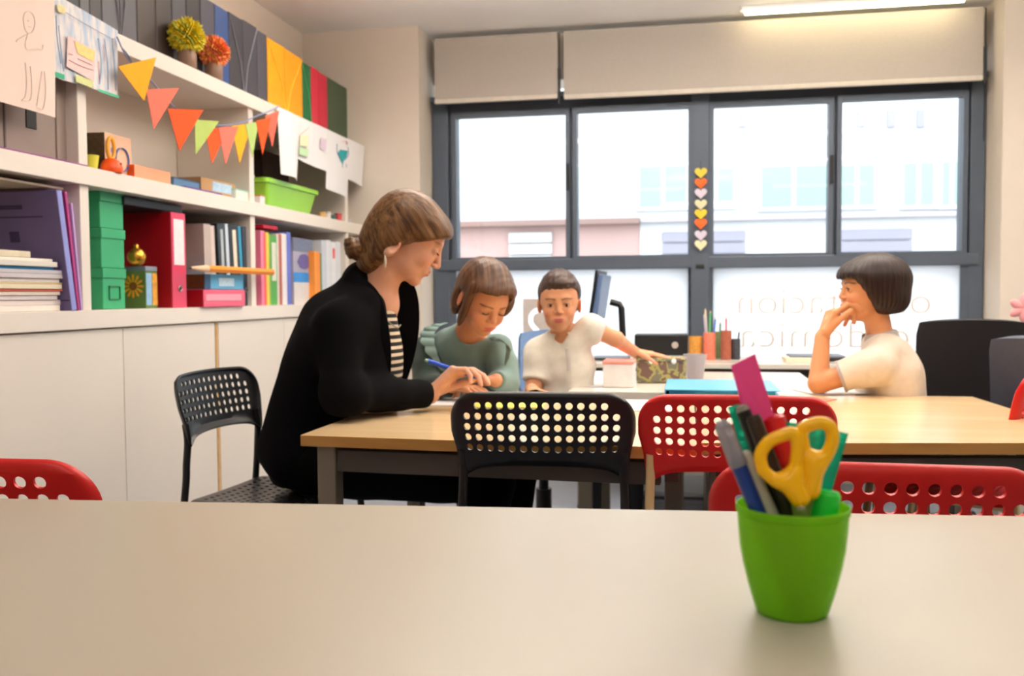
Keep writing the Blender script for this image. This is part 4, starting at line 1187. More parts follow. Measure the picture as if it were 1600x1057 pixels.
def sdf_mesh(name, prims, lo, hi, res, m, parent=None, disp=None, colf=None, smooth=True):
    lo, hi = A3(lo), A3(hi); Bk = 14
    n = (np.ceil((hi - lo) / res / Bk).astype(int)) * Bk
    F = np.ones(n, dtype=np.float32)
    nb = n // Bk
    ii = np.stack(np.meshgrid(*[np.arange(k) for k in nb], indexing='ij'), -1).reshape(-1, 3)
    cen = lo + (ii * Bk + (Bk - 1) / 2) * res
    hd = math.sqrt(3) * Bk * res / 2
    D = [f(cen) for _, f, _ in prims]
    tot = np.full(len(cen), 1e3)
    for (op, f, k), d in zip(prims, D):
        tot = smin(tot, d, k) if op == 'u' else (np.maximum(tot, -d) if op == 's' else np.maximum(tot, d))
    act = np.abs(tot) < hd * 1.25 + .012
    off = np.stack(np.meshgrid(*[np.arange(Bk)] * 3, indexing='ij'), -1).reshape(-1, 3) * res
    for bi in range(len(cen)):
        s = tuple(slice(ii[bi][k] * Bk, ii[bi][k] * Bk + Bk) for k in range(3))
        if not act[bi]:
            F[s] = 1.0 if tot[bi] > 0 else -1.0
            continue
        P = lo + ii[bi] * Bk * res + off
        d = None
        for (op, f, k), dc in zip(prims, D):
            if op == 'u':
                if dc[bi] > hd * 1.25 + k + .012 + max(0, tot[bi]): continue
                v = f(P); d = v if d is None else smin(d, v, k)
            elif d is not None:
                v = f(P)
                if op == 's': d = -smin(-d, v, k) if k > 0 else np.maximum(d, -v)
                else: d = -smin(-d, -v, k) if k > 0 else np.maximum(d, v)
        if d is None: d = np.full(len(P), 1.0)
        if disp is not None: d = d + disp(P)
        F[s] = d.reshape(Bk, Bk, Bk)
    # surface nets
    ins = F < 0
    c = np.zeros(tuple(n - 1), dtype=np.int8)
    for dx in (0, 1):
        for dy in (0, 1):
            for dz in (0, 1):
                c += ins[dx:n[0] - 1 + dx, dy:n[1] - 1 + dy, dz:n[2] - 1 + dz]
    cells = np.argwhere((c > 0) & (c < 8))
    if len(cells) == 0: return None
    idx = -np.ones(tuple(n - 1), dtype=np.int32); idx[tuple(cells.T)] = np.arange(len(cells))
    acc = np.zeros((len(cells), 3)); cnt = np.zeros(len(cells))
    cor = [(0, 0, 0), (1, 0, 0), (0, 1, 0), (1, 1, 0), (0, 0, 1), (1, 0, 1), (0, 1, 1), (1, 1, 1)]
    V = [F[tuple((cells + np.array(o)).T)] for o in cor]
    for a in range(8):
        for b in range(a + 1, 8):
            dd = np.array(cor[b]) - np.array(cor[a])
            if np.abs(dd).sum() != 1: continue
            va, vb = V[a], V[b]; x = (va < 0) != (vb < 0)
            t = np.where(x, np.clip(va / np.where(x, va - vb, 1), 0, 1), 0)
            acc[x] += (np.array(cor[a]) + t[x, None] * dd); cnt[x] += 1
    verts = lo + (cells + acc / np.maximum(cnt, 1)[:, None]) * res
    quads = []
    for ax in range(3):
        o1, o2 = [(1, 2), (2, 0), (0, 1)][ax]
        sl = [slice(None)] * 3; s2 = [slice(None)] * 3
        sl[ax] = slice(0, n[ax] - 1); s2[ax] = slice(1, n[ax])
        ch = ins[tuple(sl)] != ins[tuple(s2)]
        e = np.argwhere(ch); ok = (e[:, o1] > 0) & (e[:, o2] > 0) & (e[:, o1] < n[o1] - 1) & (e[:, o2] < n[o2] - 1)
        e = e[ok]; u1 = np.zeros(3, int); u1[o1] = 1; u2 = np.zeros(3, int); u2[o2] = 1
        q = np.stack([idx[tuple((e - u1 - u2).T)], idx[tuple((e - u2).T)], idx[tuple(e.T)], idx[tuple((e - u1).T)]], 1)
        fl = ins[tuple(e.T)]
        q[~fl] = q[~fl][:, ::-1]
        quads.append(q[(q >= 0).all(1)])
    Q = np.concatenate(quads)
    me = bpy.data.meshes.new(name)
    me.vertices.add(len(verts)); me.vertices.foreach_set('co', verts.astype(np.float32).ravel())
    me.loops.add(len(Q) * 4); me.loops.foreach_set('vertex_index', Q.astype(np.int32).ravel())
    me.polygons.add(len(Q)); me.polygons.foreach_set('loop_start', np.arange(0, len(Q) * 4, 4, dtype=np.int32))
    me.polygons.foreach_set('loop_total', np.full(len(Q), 4, dtype=np.int32))
    me.update(); me.validate()
    me.polygons.foreach_set('use_smooth', [True] * len(me.polygons))
    me.materials.append(m)
    if colf is not None:
        ca = me.color_attributes.new('Col', 'FLOAT_COLOR', 'POINT')
        cc = np.ones((len(me.vertices), 4), dtype=np.float32); cc[:, :3] = colf(verts)
        ca.data.foreach_set('color', cc.ravel())
    o = bpy.data.objects.new(name, me)
    return link(o, parent)

# ------------------------------------------------------------------ green pen cup on the near table
cb = UZ(1237, 957, Z_T1)
CYP = cb.y
def C(px, py, dy=0.0):
    """point of the pen bundle, in cup coordinates"""
    p = UY(px, py, CYP + dy); return p - Vector((cb.x, cb.y, Z_T1))
cup = thing('pen_cup', 'translucent lime green plastic pen cup on the near table', 'cup', (cb.x, cb.y, Z_T1 + .0003))
rim = C(1239, 790).z
R_ = lambda px: px / F_PX * (Matrix(W2C) @ (Vector((cb.x, cb.y, Z_T1 - CAM_Z)))).z * -1
prof_px = [(0, 51), (.012, 54), (.05, 56.5), (.15, 61.5), (.3, 68.5), (.45, 74.5), (.6, 79), (.78, 82), (.92, 83.5), (1.0, 84.5)]
prof = [(R_(p), z * rim) for z, p in prof_px]
inner = [(r - .0012, max(z, .002)) for r, z in prof[::-1]]
green_pp = translucent_mat('lime_polypropylene', '#a9e62c', .28, .18, .55)
bm = bmesh.new()
lathe(bm, [(.001, 0)] + prof + [(prof[-1][0] - .0006, rim + .0006)] + inner[:-1] + [(.001, .002)], 64, close_bot=True, close_top=True)
mobj('shell', bm, green_pp, cup, 60)
mobj('rim_band', lathe(bmesh.new(), [(prof[-2][0] + .0001, rim * .93), (prof[-1][0] + .0007, rim * .94), (prof[-1][0] + .0007, rim), (prof[-1][0] - .001, rim)], 64, close_bot=False), green_pp, cup, 40)
CW = Vector((cb.x, cb.y, Z_T1))
def W(px, py, dy=0.0): return UY(px, py, CYP + dy)
def foot(dx, dy): return CW + Vector((dx, dy, .004))
G2 = 'stationery in the green pen cup'
def toward(a, b, z):
    """extend line a->b down to height z above the table"""
    t = (Z_T1 + z - a.z) / (b.z - a.z); return a + (b - a) * t
# pink ruler strip
a, b = W(1166, 562, -.004), W(1215, 705, .004)
bott = foot(.006, .008)
def strip(name, pts, width, th, m, parent=None, wdir=None):
    """flat bar with its wide face to the camera"""
    bm = bmesh.new(); n = len(pts); pts = [Vector(p) for p in pts]
    rows = []
    for i, p in enumerate(pts):
        d = (pts[min(i + 1, n - 1)] - pts[max(i - 1, 0)]).normalized()
        s = d.cross(Vector((0, 1, .12))).normalized() if wdir is None else wdir
        w = width[i] if isinstance(width, (list, tuple)) else width
        nn = s.cross(d).normalized()
        rows.append([bm.verts.new(p + s * x * w / 2 + nn * y * th / 2) for x, y in ((-1, -1), (1, -1), (1, 1), (-1, 1))])
    for A, D in zip(rows, rows[1:]):
        for k in range(4): bm.faces.new((A[k], A[(k + 1) % 4], D[(k + 1) % 4], D[k]))
    bm.faces.new(rows[0][::-1]); bm.faces.new(rows[-1])
    bmesh.ops.recalc_face_normals(bm, faces=list(bm.faces))
    bmesh.ops.bevel(bm, geom=list(bm.edges), offset=th * .2, segments=1, affect='EDGES')
    return mobj(name, bm, m, parent)
pink = mat('magenta_card', '#f5549a', .6, .02, 30, spec=.2)
tl, tr = W(1142, 572, .012), W(1180, 553, .012)
br_, bl_ = W(1222, 690, .014), W(1176, 700, .014)
e1, e2 = W(1262, 800, .010), W(1226, 808, .010)
bm = bmesh.new(); poly_prism(bm, [tl, tr, br_, e1, e2, bl_], (0, .0018, 0))
o = mobj('ruler', bm, pink); tag(o, 'bright magenta flat ruler sticking highest out of the pen cup', 'ruler', G2)
# red marker behind the scissors
def pen(name, label, cat, top, bottom, r, segs, group=G2):
    """segs: list of (part name, t0, t1, r0, r1, material), t along top->bottom"""
    top, bottom = Vector(top), Vector(bottom)
    t = thing(name, label, cat, bottom, group=group)
    d = top - bottom
    for nm, t0, t1, r0, r1, m in segs:
        mobj(nm, tube(bmesh.new(), [d * t0, d * (t0 * .5 + t1 * .5), d * t1], [r0, (r0 + r1) / 2, r1], 16), m, t, 40)
    return t
red_m = mat('red_marker', '#d01822', .3); blue_p = mat('navy_pen', '#123a8c', .3); clear_p = translucent_mat('clear_cap', '#b9b9c0', .35, .2, .4)
grey_p = mat('pale_grey_barrel', '#b9b4a6', .35); olive_p = mat('olive_barrel', '#a9a02c', .4); blk_p = mat('black_barrel', '#17130f', .3); brn_p = mat('dark_brown_barrel', '#2e211a', .35)
steel = mat('scissor_steel', '#a89c8c', .3, .05, 30, metal=.7)
top, mid = W(1205, 650, .020), W(1245, 800, .012)
pen('marker', 'thick red marker behind the left scissor loop in the pen cup', 'marker', top, toward(top, mid, .026), .0085,
    [('barrel', 0, .72, .0085, .0090, red_m), ('cap', .70, .98, .0100, .0095, red_m), ('cap_end', .98, 1, .0095, .007, red_m)])
top, mid = W(1126, 658, -.012), W(1184, 800, -.014)
pen('marker', 'navy blue marker with clear cap, leftmost in the pen cup', 'marker', top, toward(top, mid, .012), .0052,
    [('barrel', 0, .76, .0056, .0056, blue_p), ('cap', .75, .97, .0066, .0060, clear_p), ('ink_tip', .76, .82, .0050, .002, blue_p), ('cap_end', .97, 1, .0060, .0035, clear_p), ('clip', .78, .9, .0018, .0018, clear_p)])
top, mid = W(1160, 706, -.006), W(1206, 808, -.010)
pen('pen', 'pale grey pen with olive barrel, second from the left in the pen cup', 'pen', top, toward(top, mid, .008), .0052,
    [('barrel', 0, .48, .0050, .0054, olive_p), ('sleeve', .48, .98, .0056, .0054, grey_p), ('end', .98, 1, .0054, .0040, grey_p)])
top, mid = W(1158, 634, .004), W(1222, 800, -.002)
pen('pen', 'long black pen between the teal ruler and the magenta ruler in the cup', 'pen', top, toward(top, mid, .020), .0048,
    [('barrel', 0, .62, .0046, .0050, blk_p), ('cap', .60, .97, .0056, .0054, blk_p), ('end', .97, 1, .0050, .0042, mat('pen_end_grey', '#8f8779', .4))])
top, mid = W(1176, 650, -.004), W(1232, 800, -.008)
pen('pen', 'dark brown pen directly in front of the magenta ruler in the cup', 'pen', top, toward(top, mid, .024), .0052,
    [('barrel', 0, .60, .0050, .0056, brn_p), ('cap', .58, .985, .0060, .0056, brn_p), ('end', .985, 1, .0050, .0046, brn_p)])
teal = translucent_mat('teal_acrylic', '#23bfa2', .5, .08, .3)
teal_line = mat('teal_scale_print', '#0b5f52', .4)
a, b = W(1146, 634, .008), W(1196, 800, .004)
bot = toward(a, b, .008)
o = strip('ruler', [a, bot], .0085, .0020, teal); tag(o, 'narrow teal see-through ruler left of the black pen in the cup', 'ruler', G2)
# teal set square behind the scissors: an L of two bars with graduation
sq = thing('set_square', 'teal see-through set square behind the yellow scissors in the cup', 'set square', W(1285, 800, .012), group=G2)
o0 = Vector(sq.location)
A1, A2, A3_ = W(1206, 655, .016) - o0, W(1326, 678, .016) - o0, W(1284, 822, .014) - o0
dn = toward(A2 + o0, A3_ + o0, .010) - o0
sd = (dn - A2).normalized().cross(Vector((0, 1, 0))).normalized()
sgn = 1 if sd.x < 0 else -1
wv_ = sd * sgn * .020
bm = bmesh.new(); poly_prism(bm, [A2, dn, dn + wv_ * .7, A2 + wv_ * 1.0 + (dn - A2) * .22], (0, .0018, 0)); mobj('long_bar', bm, teal, sq)
up_ = (A1 - A2)
bm = bmesh.new(); poly_prism(bm, [A2, A2 + wv_ + (dn - A2) * .22, A2 + up_ + (dn - A2) * .20, A1], (0, .0018, 0)); mobj('short_bar', bm, teal, sq)
for k in range(22):
    t = .04 + k * .042; p = A2 + (dn - A2) * t; L_ = .0045 if k % 5 == 0 else .0028
    mobj('scale_mark', poly_prism(bmesh.new(), [p + wv_ * .02 + Vector((0, -.0004, 0)), p + wv_ / .02 * L_ * .9 + Vector((0, -.0004, 0)), p + wv_ / .02 * L_ * .9 + (dn - A2) * .004 + Vector((0, -.0004, 0)), p + wv_ * .02 + (dn - A2) * .004 + Vector((0, -.0004, 0))], (0, .0003, 0)), teal_line, sq)
# bright green highlighter cap
top, mid = W(1291, 766, -.004), W(1285, 806, -.006)
hg = mat('neon_green', '#1fd23c', .35)
pen('highlighter', 'short bright green highlighter at the right rim of the cup', 'highlighter', top, toward(top, mid, .012), .0095,
    [('barrel', 0, .55, .0085, .0090, hg), ('cap', .55, .96, .0105, .0105, hg), ('cap_end', .96, 1, .0105, .0085, hg)])
# yellow scissors
sc = thing('scissors', 'yellow handled scissors standing blades down in the pen cup', 'scissors', (0, 0, 0), group=G2)
yel = mat('yellow_handle', '#ffc000', .32, .02, 30)
def ring_prims(pts, r, dy):
    P = [W(x, y, dy) for x, y in pts]
    P = smooth_path(P + [P[0]], 3)
    return [('u', cone(P[i], P[i + 1], r, r), .001) for i in range(len(P) - 1)]
dyS = -.024
pvt = W(1249, 790, dyS)
prims = ring_prims([(1192, 735), (1188, 712), (1200, 692), (1222, 681), (1241, 678), (1246, 700), (1244, 725), (1246, 745), (1232, 752), (1212, 752)], .0042, dyS)
prims += [('u', cone(W(1228, 752, dyS), W(1249, 778, dyS), .0072, .0062), .004), ('u', cone(W(1240, 740, dyS), W(1250, 776, dyS), .0055, .0062), .004)]
lo_ = W(1170, 830, dyS); hi_ = W(1270, 660, dyS)
h1 = sdf_mesh('handle', prims, (lo_.x, CYP + dyS - .012, lo_.z), (hi_.x, CYP + dyS + .012, hi_.z), .0010, yel, sc)
prims = ring_prims([(1254, 690), (1252, 674), (1264, 665), (1282, 661), (1297, 667), (1301, 686), (1295, 706), (1285, 722), (1275, 730), (1262, 722), (1256, 706)], .0042, dyS + .006)
prims += [('u', cone(W(1270, 722, dyS + .006), W(1266, 766, dyS + .006), .0085, .0070), .004)]
prims += [('u', cone(W(1246, 690, dyS + .006), W(1258, 766, dyS + .006), .0040, .0055), .004)]
lo_ = W(1225, 800, dyS); hi_ = W(1325, 645, dyS)
h2 = sdf_mesh('handle', prims, (lo_.x, CYP + dyS - .008, lo_.z), (hi_.x, CYP + dyS + .020, hi_.z), .0010, yel, sc)
for k, (x, dy) in enumerate(((1245, dyS), (1262, dyS + .006))):
    a = W(x, 770, dy); b = W(x + (6 if k == 0 else -8), 812, dy + .004)
    e = toward(a, b, .012)
    strip('blade', [a, a + (e - a) * .3, e], [.010, .009, .002], .0016, steel, sc)
mobj('pivot_screw', lathe(bmesh.new(), [(.0028, 0), (.0028, .0012), (.0015, .0018)], 14, close_top=True), steel, sc, 40, loc=W(1252, 796, dyS - .003), rot=(PI / 2, 0, 0))
# ------------------------------------------------------------------ things on the tables and the window desk
def ZT(px, py, z): return UZ(px, py, z)
# blue ring binder lying on the tables
z = Z_T2
f0, f1 = ZT(1040, 620, z), ZT(1218, 620, z)
bf = thing('blue_folder', 'light blue ring folder lying flat on the white and birch tables', 'folder', ((f0.x + f1.x) / 2, f0.y, z + .0012), (0, 0, 0))
w = (f1.x - f0.x) / 2
lb = mat('light_blue_cover', '#5fb4e6', .3, .03, 10); db_ = mat('blue_edge', '#1487b4', .35)
mobj('back_cover', bx((-w, 0, 0), (w, .36, .003), .001), db_, bf)
mobj('paper_block', bx((-w + .01, .008, .003), (w - .015, .352, .018), .001), mat('blue_edge2', '#1f94bf', .5), bf)
mobj('front_cover', bx((-w, 0, .018), (w, .36, .021), .001), lb, bf)
mobj('spine', bx((-w - .003, 0, 0), (-w, .36, .021), .001), lb, bf)
# camouflage tin
t0, t1 = ZT(994, 599, z), ZT(1072, 599, z)
hh = UY(1030, 560, t0.y).z - z
cm_ = mat('camo_olive', '#8c8252', .6, .25, 18)
nt = cm_.node_tree; N = nt.nodes; L = nt.links
tc = N.new('ShaderNodeTexCoord'); nz = N.new('ShaderNodeTexNoise'); nz.inputs['Scale'].default_value = 26; L.new(tc.outputs['Object'], nz.inputs[0])
cr = N.new('ShaderNodeValToRGB'); cr.color_ramp.interpolation = 'CONSTANT'
e = cr.color_ramp.elements; e[0].position = 0; e[0].color = (*lin('#75705c'), 1); e[1].position = .47; e[1].color = (*lin('#a39a5c'), 1)
x = e.new(.56); x.color = (*lin('#6f5348'), 1)
L.new(nz.outputs['Fac'], cr.inputs[0]); L.new(cr.outputs[0], N['Principled BSDF'].inputs['Base Color'])
tn = thing('camouflage_case', 'camouflage patterned pencil case with white studs under the boy\'s hand', 'case', ((t0.x + t1.x) / 2, t0.y + .06, z + .0006))
w = (t1.x - t0.x) / 2
mobj('body', bx((-w, -.06, 0), (w, .06, hh - .012), .010), cm_, tn)
mobj('lid', bx((-w - .002, -.062, hh - .014), (w + .002, .062, hh), .006), cm_, tn)
for dx in (-.035, .045):
    mobj('stud', lathe(bmesh.new(), [(.009, 0), (.008, .003), (.001, .005)], 14), mat('white_stud', '#f4f2ec', .4), tn, 40, loc=(dx, -.062, hh - .012), rot=(PI / 2, 0, 0))
# plastic tumbler
c0 = ZT(1086, 592, z)
tum = thing('plastic_tumbler', 'translucent white plastic tumbler right of the camouflage case', 'cup', (c0.x, c0.y, z + .0006))
hz_ = UY(1086, 554, c0.y).z - z
mobj('shell', lathe(bmesh.new(), [(.028, 0), (.042, hz_), (.044, hz_), (.043, hz_ - .004), (.030, .003)], 28, close_top=True), translucent_mat('milky_plastic', '#cfc9cc', .4, .3, .4), tum, 40)
# white box with pink lid edge
b0, b1 = ZT(942, 606, z), ZT(990, 606, z)
wb = thing('white_box', 'white carton with a salmon pink lid edge on the white table near the boy', 'box', ((b0.x + b1.x) / 2, b0.y + .07, z + .0006))
hb = UY(960, 567, b0.y).z - z; w = (b1.x - b0.x) / 2
mobj('body', bx((-w, -.07, 0), (w, .07, hb - .006), .003), mat('carton_white', '#f1edea', .6), wb)
mobj('lid', bx((-w - .002, -.072, hb - .006), (w + .002, .072, hb + .004), .002), mat('salmon_edge', '#f29a8a', .5), wb)
# sheets of paper
R5 = random.Random(11)
def flat_sheet(label, px, py, w, d, rz, z0=z, m=paper_w, name='paper_sheet', cat='paper', group='loose sheets on the tables'):
    p = ZT(px, py, z0)
    M = Matrix.Translation((p.x, p.y, z0 + .0008)) @ Matrix.Rotation(rz, 4, 'Z')
    o = mobj(name, bx((-w / 2, -d / 2, 0), (w / 2, d / 2, .0012), 0), m); o.matrix_world = M
    tag(o, label, cat, group); return o
flat_sheet('white sheet lying between the black and the red chair on the birch table', 1000, 634, .17, .26, .05)
flat_sheet('white sheet beside the blue folder near the red chair\'s right corner', 1232, 630, .20, .13, -.1)
flat_sheet('small pink sheet at the right corner of the red chair back', 1283, 626, .06, .10, -.5, m=mat('pink_sheet', '#f2725e', .7))
flat_sheet('white sheet under the polo shirt child\'s elbow', 1300, 612, .20, .20, .3, z0=z + .001)
flat_sheet('white drawing sheet in front of the girl under her arms', 735, 628, .30, .21, .15, z0=z)
flat_sheet('yellow flyer half under the girl\'s sheet behind the black chair', 795, 634, .20, .12, .1, z0=z + .001, m=mat('yellow_flyer', '#e6df6a', .7))
flat_sheet('stack sheet of white paper left on the white table by the boy', 925, 600, .12, .24, -.1, z0=z + .0)
# printer + pots on the window desk
zd_ = zd
q0, q1 = UY(991, 553, 4.50), UY(1075, 553, 4.50)
pr = thing('printer', 'black box-shaped printer with a round silver button on the window desk', 'printer', ((q0.x + q1.x) / 2, 4.56, zd_ + .0006))
w = (q1.x - q0.x) / 2; hp_ = UY(1030, 523, 4.5).z - zd_
mobj('body', bx((-w, -.06, .012), (w, .10, hp_), .006), mat('printer_black', '#121214', .35), pr)
mobj('base', bx((-w - .004, -.085, 0), (w + .004, .10, .014), .003), mat('printer_grey', '#6b7280', .4), pr)
mobj('button', lathe(bmesh.new(), [(.016, 0), (.016, .003), (.010, .005)], 20, close_top=True), mat('button_silver', '#b8b0a8', .3, metal=.3), pr, 40, loc=(w * .52, -.061, hp_ * .55), rot=(PI / 2, 0, 0))
def pot(label, px0, px1, pyt, Y, col, kind='round', pens=(), m=None):
    a, b = UY(px0, 553, Y), UY(px1, 553, Y); r = (b.x - a.x) / 2; h = UY(px0, pyt, Y).z - zd_
    t = thing('pencil_pot', label, 'pot', ((a.x + b.x) / 2, Y, zd_ + .0006), group='pencil pots on the window desk')
    mm = m or mat('pot_' + col[1:], col, .5, .25, 60)
    mobj('pot', lathe(bmesh.new(), [(r * .92, 0), (r, .004), (r, h), (r - .002, h), (r - .003, .006)], 20, close_top=True), mm, t, 40)
    for k, (dx, hgt, c_, tilt) in enumerate(pens):
        M_ = (dx * r * .5, 0, .006); e_ = (dx * r * .8 + tilt, 0.004 * k, h + hgt)
        s = mobj('pencil', tube(bmesh.new(), [M_, e_], .0045, 7), mat('pencil_' + c_[1:], c_, .5), t)
        mobj('pencil_tip', tube(bmesh.new(), [e_, Vector(e_) + (Vector(e_) - Vector(M_)).normalized() * .012], [.0045, .001], 7), mat('tip_wood', '#d9b98c', .6), s)
    return t
pot('square-looking amber pot right of the black printer', 1076, 1098, 526, 4.45, '#c58a3a')
pot('coral pot with a bunch of pens in the middle of the window desk', 1099, 1118, 520, 4.43, '#d8735c', pens=((-.6, .075, '#b9b2c9', -.01), (0, .09, '#57b070', .004), (.6, .06, '#3f63b5', .012), (-.2, .10, '#d8cfc0', -.014)))
pot('mottled green pot behind the coral one on the window desk', 1113, 1131, 519, 4.56, '#6f7f54', pens=((.3, .04, '#4a7a3c', .004),))
pot('brown red pot with a pointed red pencil, right of the green pot', 1126, 1143, 517, 4.44, '#9c5540', pens=((0, .055, '#c8402c', .0),))
wp = pot('dark wire mesh pot at the right end of the pot row', 1142, 1157, 530, 4.46, '#3a3d44', pens=((.4, .03, '#3a3d44', .008),))
# monitor seen edge-on with its arm
Ym = 4.42
mt = thing('monitor', 'flat monitor seen edge-on with a black stand on the window desk', 'monitor', (UY(955, 553, Ym).x, Ym, zd_ + .0006))
o0 = Vector(mt.location)
top_, bot_ = UY(943, 424, Ym) - o0, UY(932, 500, Ym) - o0
dz = (top_ - bot_)
M = Matrix.Translation((bot_ + top_) / 2) @ Matrix.Rotation(math.atan2(dz.x, dz.z), 4, 'Y') @ Matrix.Rotation(math.radians(-6), 4, 'Z')
hl = dz.length / 2
mobj('screen_panel', bx((-.016, -.12, -hl), (-.004, .12, hl), .003, M), blk_pl, mt)
mobj('rear_shell', bx((-.004, -.11, -hl * .95), (.022, .11, hl * .86), .008, M), mat('monitor_blue_grey', '#54688c', .35), mt)
s1 = [UY(953, 472, Ym) - o0, UY(968, 476, Ym) - o0, UY(971, 482, Ym) - o0, UY(974, 545, Ym) - o0]
mobj('stand', tube(bmesh.new(), s1, .010, 8, flat=(1, 1.6)), blk_mt, mt, 50)
mobj('foot', bx((s1[-1].x - .14, -.10, 0), (s1[-1].x + .03, .10, .012), .004), blk_mt, mt)
# laptop-like dark and papers on the right of the desk
o = thing('laptop', 'closed dark laptop on the window desk behind the polo shirt child\'s arm', 'laptop', (UY(1275, 545, 4.42).x, 4.45, zd_ + .0006))
mobj('base', bx((-.12, -.1, 0), (.12, .1, .014), .004), blk_pl, o)
mobj('screen_lid', bx((-.12, -.1, .015), (.12, .1, .024), .004, Matrix.Rotation(math.radians(0), 4, 'X')), mat('laptop_grey', '#5b616b', .4), o)
o = mobj('paper_stack', bx((UY(1224, 550, 4.4).x, 4.26, zd_ + .0006), (UY(1265, 550, 4.4).x, 4.46, zd_ + .018), .001), mat('cream_stack', '#e9dcc0', .7, .1, 60, stretch=(1, 1, 80)))
tag(o, 'small cream stack of paper on the window desk left of the laptop', 'paper stack')
# chairs at the back
def office_chair(label, X, Y, rz, w, h, z_top, col, col2=None, lean=.12, taper=.0):
    t = thing('office_chair', label, 'chair', (X, Y, 0), (0, 0, rz), 'office chairs by the window')
    m = mat('office_' + col[1:], col, .7, .06, 60, bump=.2, bscale=500)
    bm = bmesh.new(); n = 12; rows = []
    for j in range(n + 1):
        v = j / n; row = []
        for i in range(n + 1):
            u = i / n * 2 - 1
            sq_ = 1 - taper * v
            cu = max(0, abs(u) - .8) / .2; cv = max(0, abs(v * 2 - 1) - .85) / .15
            k = 1 - .05 * (cu * cv)
            row.append(bm.verts.new((u * w / 2 * sq_ * k, -.24 - lean * v + .035 * u * u, z_top - h + h * v - .01 * u * u * (v > .9))))
        rows.append(row)
    for j in range(n):
        for i in range(n): bm.faces.new((rows[j][i], rows[j][i + 1], rows[j + 1][i + 1], rows[j + 1][i]))
    solidify(bm, .035)
    bmesh.ops.recalc_face_normals(bm, faces=list(bm.faces))
    mobj('backrest', bm, m, t, 50)
    mobj('seat', bx((-w * .48, -.22, .40), (w * .48, .23, .46), .03, seg=3), m, t, 50)
    mobj('back_support', tube(bmesh.new(), smooth_path([(0, -.20, .41), (0, -.29, .42), (0, -.31, z_top - h * .6)], 5), .018, 8), blk_mt, t, 50)
    mobj('gas_column', lathe(bmesh.new(), [(.03, .08), (.03, .25), (.018, .25), (.018, .40)], 16), blk_mt, t, 40)
    for k in range(5):
        a = 2 * PI * k / 5; d = Vector((math.cos(a), math.sin(a), 0))
        f = mobj('base_arm', tube(bmesh.new(), [Vector((0, 0, .10)), d * .26 + Vector((0, 0, .07))], [.02, .014], 8), blk_mt, t, 50)
        mobj('castor', tube(bmesh.new(), [d * .26 + Vector((-.012, 0, .025)), d * .26 + Vector((.012, 0, .025))], .025, 14), blk_pl, f, 40)
    return t
p = UY(1514, 500, 3.55); pl_, prr = UY(1430, 600, 3.55), UY(1602, 600, 3.55)
office_chair('large black fabric office chair standing by the window on the right', p.x + .045, 3.80, math.radians(-8), prr.x - pl_.x, .50, UY(1514, 500, 3.55).z, '#1b1618', lean=.06)
p = UY(1590, 527, 3.05)
office_chair('slate grey office chair in front of the black one at the right edge', p.x + .27, 3.16, math.radians(308), .42, .42, p.z, '#474b59', lean=.10, taper=.25)
p = UY(866, 516, 3.72)
office_chair('small blue office chair partly hidden behind the boy', p.x, 3.42, math.radians(180), .27, .24, p.z, '#6f8db8', lean=.03)
p = UY(1600, 482, 4.0)
o = thing('pink_ornament', 'pink paper flower on a pale green vase at the right frame edge', 'flower', (p.x, 4.0, 0))
# on a small stand
mobj('stand', bx((-.12, -.12, 0), (.12, .12, .60), .004), white_mel, o)
mobj('vase', lathe(bmesh.new(), [(.03, .6005), (.04, .64), (.035, .70), (.02, .75), (.024, p.z - .07)], 20), mat('pale_green_vase', '#b9c8b0', .4), o, 40)
for k in range(6):
    a = 2 * PI * k / 6
    bm = bmesh.new(); R = Matrix.Translation((0, 0, p.z)) @ Matrix.Rotation(a, 4, 'Y') @ Matrix.Translation((0, 0, .028))
    bmesh.ops.create_uvsphere(bm, u_segments=12, v_segments=8, radius=1, matrix=R @ Matrix.Diagonal((.018, .008, .03, 1)))
    mobj('petal', bm, mat('pink_petal', '#f2a3a6', .6), o, 60)
# storage crate under the tables
c = UY(1050, 790, 3.2)
cr_ = thing('storage_crate', 'translucent grey plastic storage crate on the floor under the white table', 'crate', (c.x, 3.4, .0006))
cg = mat('crate_grey', '#8f959c', .4)
mobj('body', bx((-.17, -.15, 0), (.17, .15, .27), .02), cg, cr_)
mobj('lid', bx((-.18, -.16, .27), (.18, .16, .29), .006), mat('crate_lid', '#b5babf', .4), cr_)
mobj('handle_bar', tube(bmesh.new(), smooth_path([(-.06, -.155, .20), (-.05, -.175, .13), (.05, -.175, .13), (.06, -.155, .20)], 5), .007, 8), mat('crate_lid', '#b5babf', .4), cr_)
# ------------------------------------------------------------------ people
def skin_mat(name, c): return mat(name, c, .48, .03, 60, bump=.06, bscale=300, attr='Col', sss=.08, spec=.4)
def frame(c, fwd, up, s=1.0):
    f = Vector(fwd).normalized(); l = Vector(up).cross(f).normalized(); u = f.cross(l)
    R = np.array([[f.x, l.x, u.x], [f.y, l.y, u.y], [f.z, l.z, u.z]])
    return (A3(c), R, s)
def dirv(yaw, pitch=0.0):
    """yaw 0 = +X, counter-clockwise; pitch up positive (degrees)"""
    y, p = math.radians(yaw), math.radians(pitch)
    return Vector((math.cos(y) * math.cos(p), math.sin(y) * math.cos(p), math.sin(p)))
def L2W(fr_, p): return fr_[0] + fr_[1] @ (A3(p) * fr_[2])
def hell(fr_, c, r, rot=None):
    R = fr_[1] if rot is None else fr_[1] @ rot
    return ell(L2W(fr_, c), A3(r) * fr_[2], R)
def hcone(fr_, a, b, r1, r2): return cone(L2W(fr_, a), L2W(fr_, b), r1 * fr_[2], r2 * fr_[2])

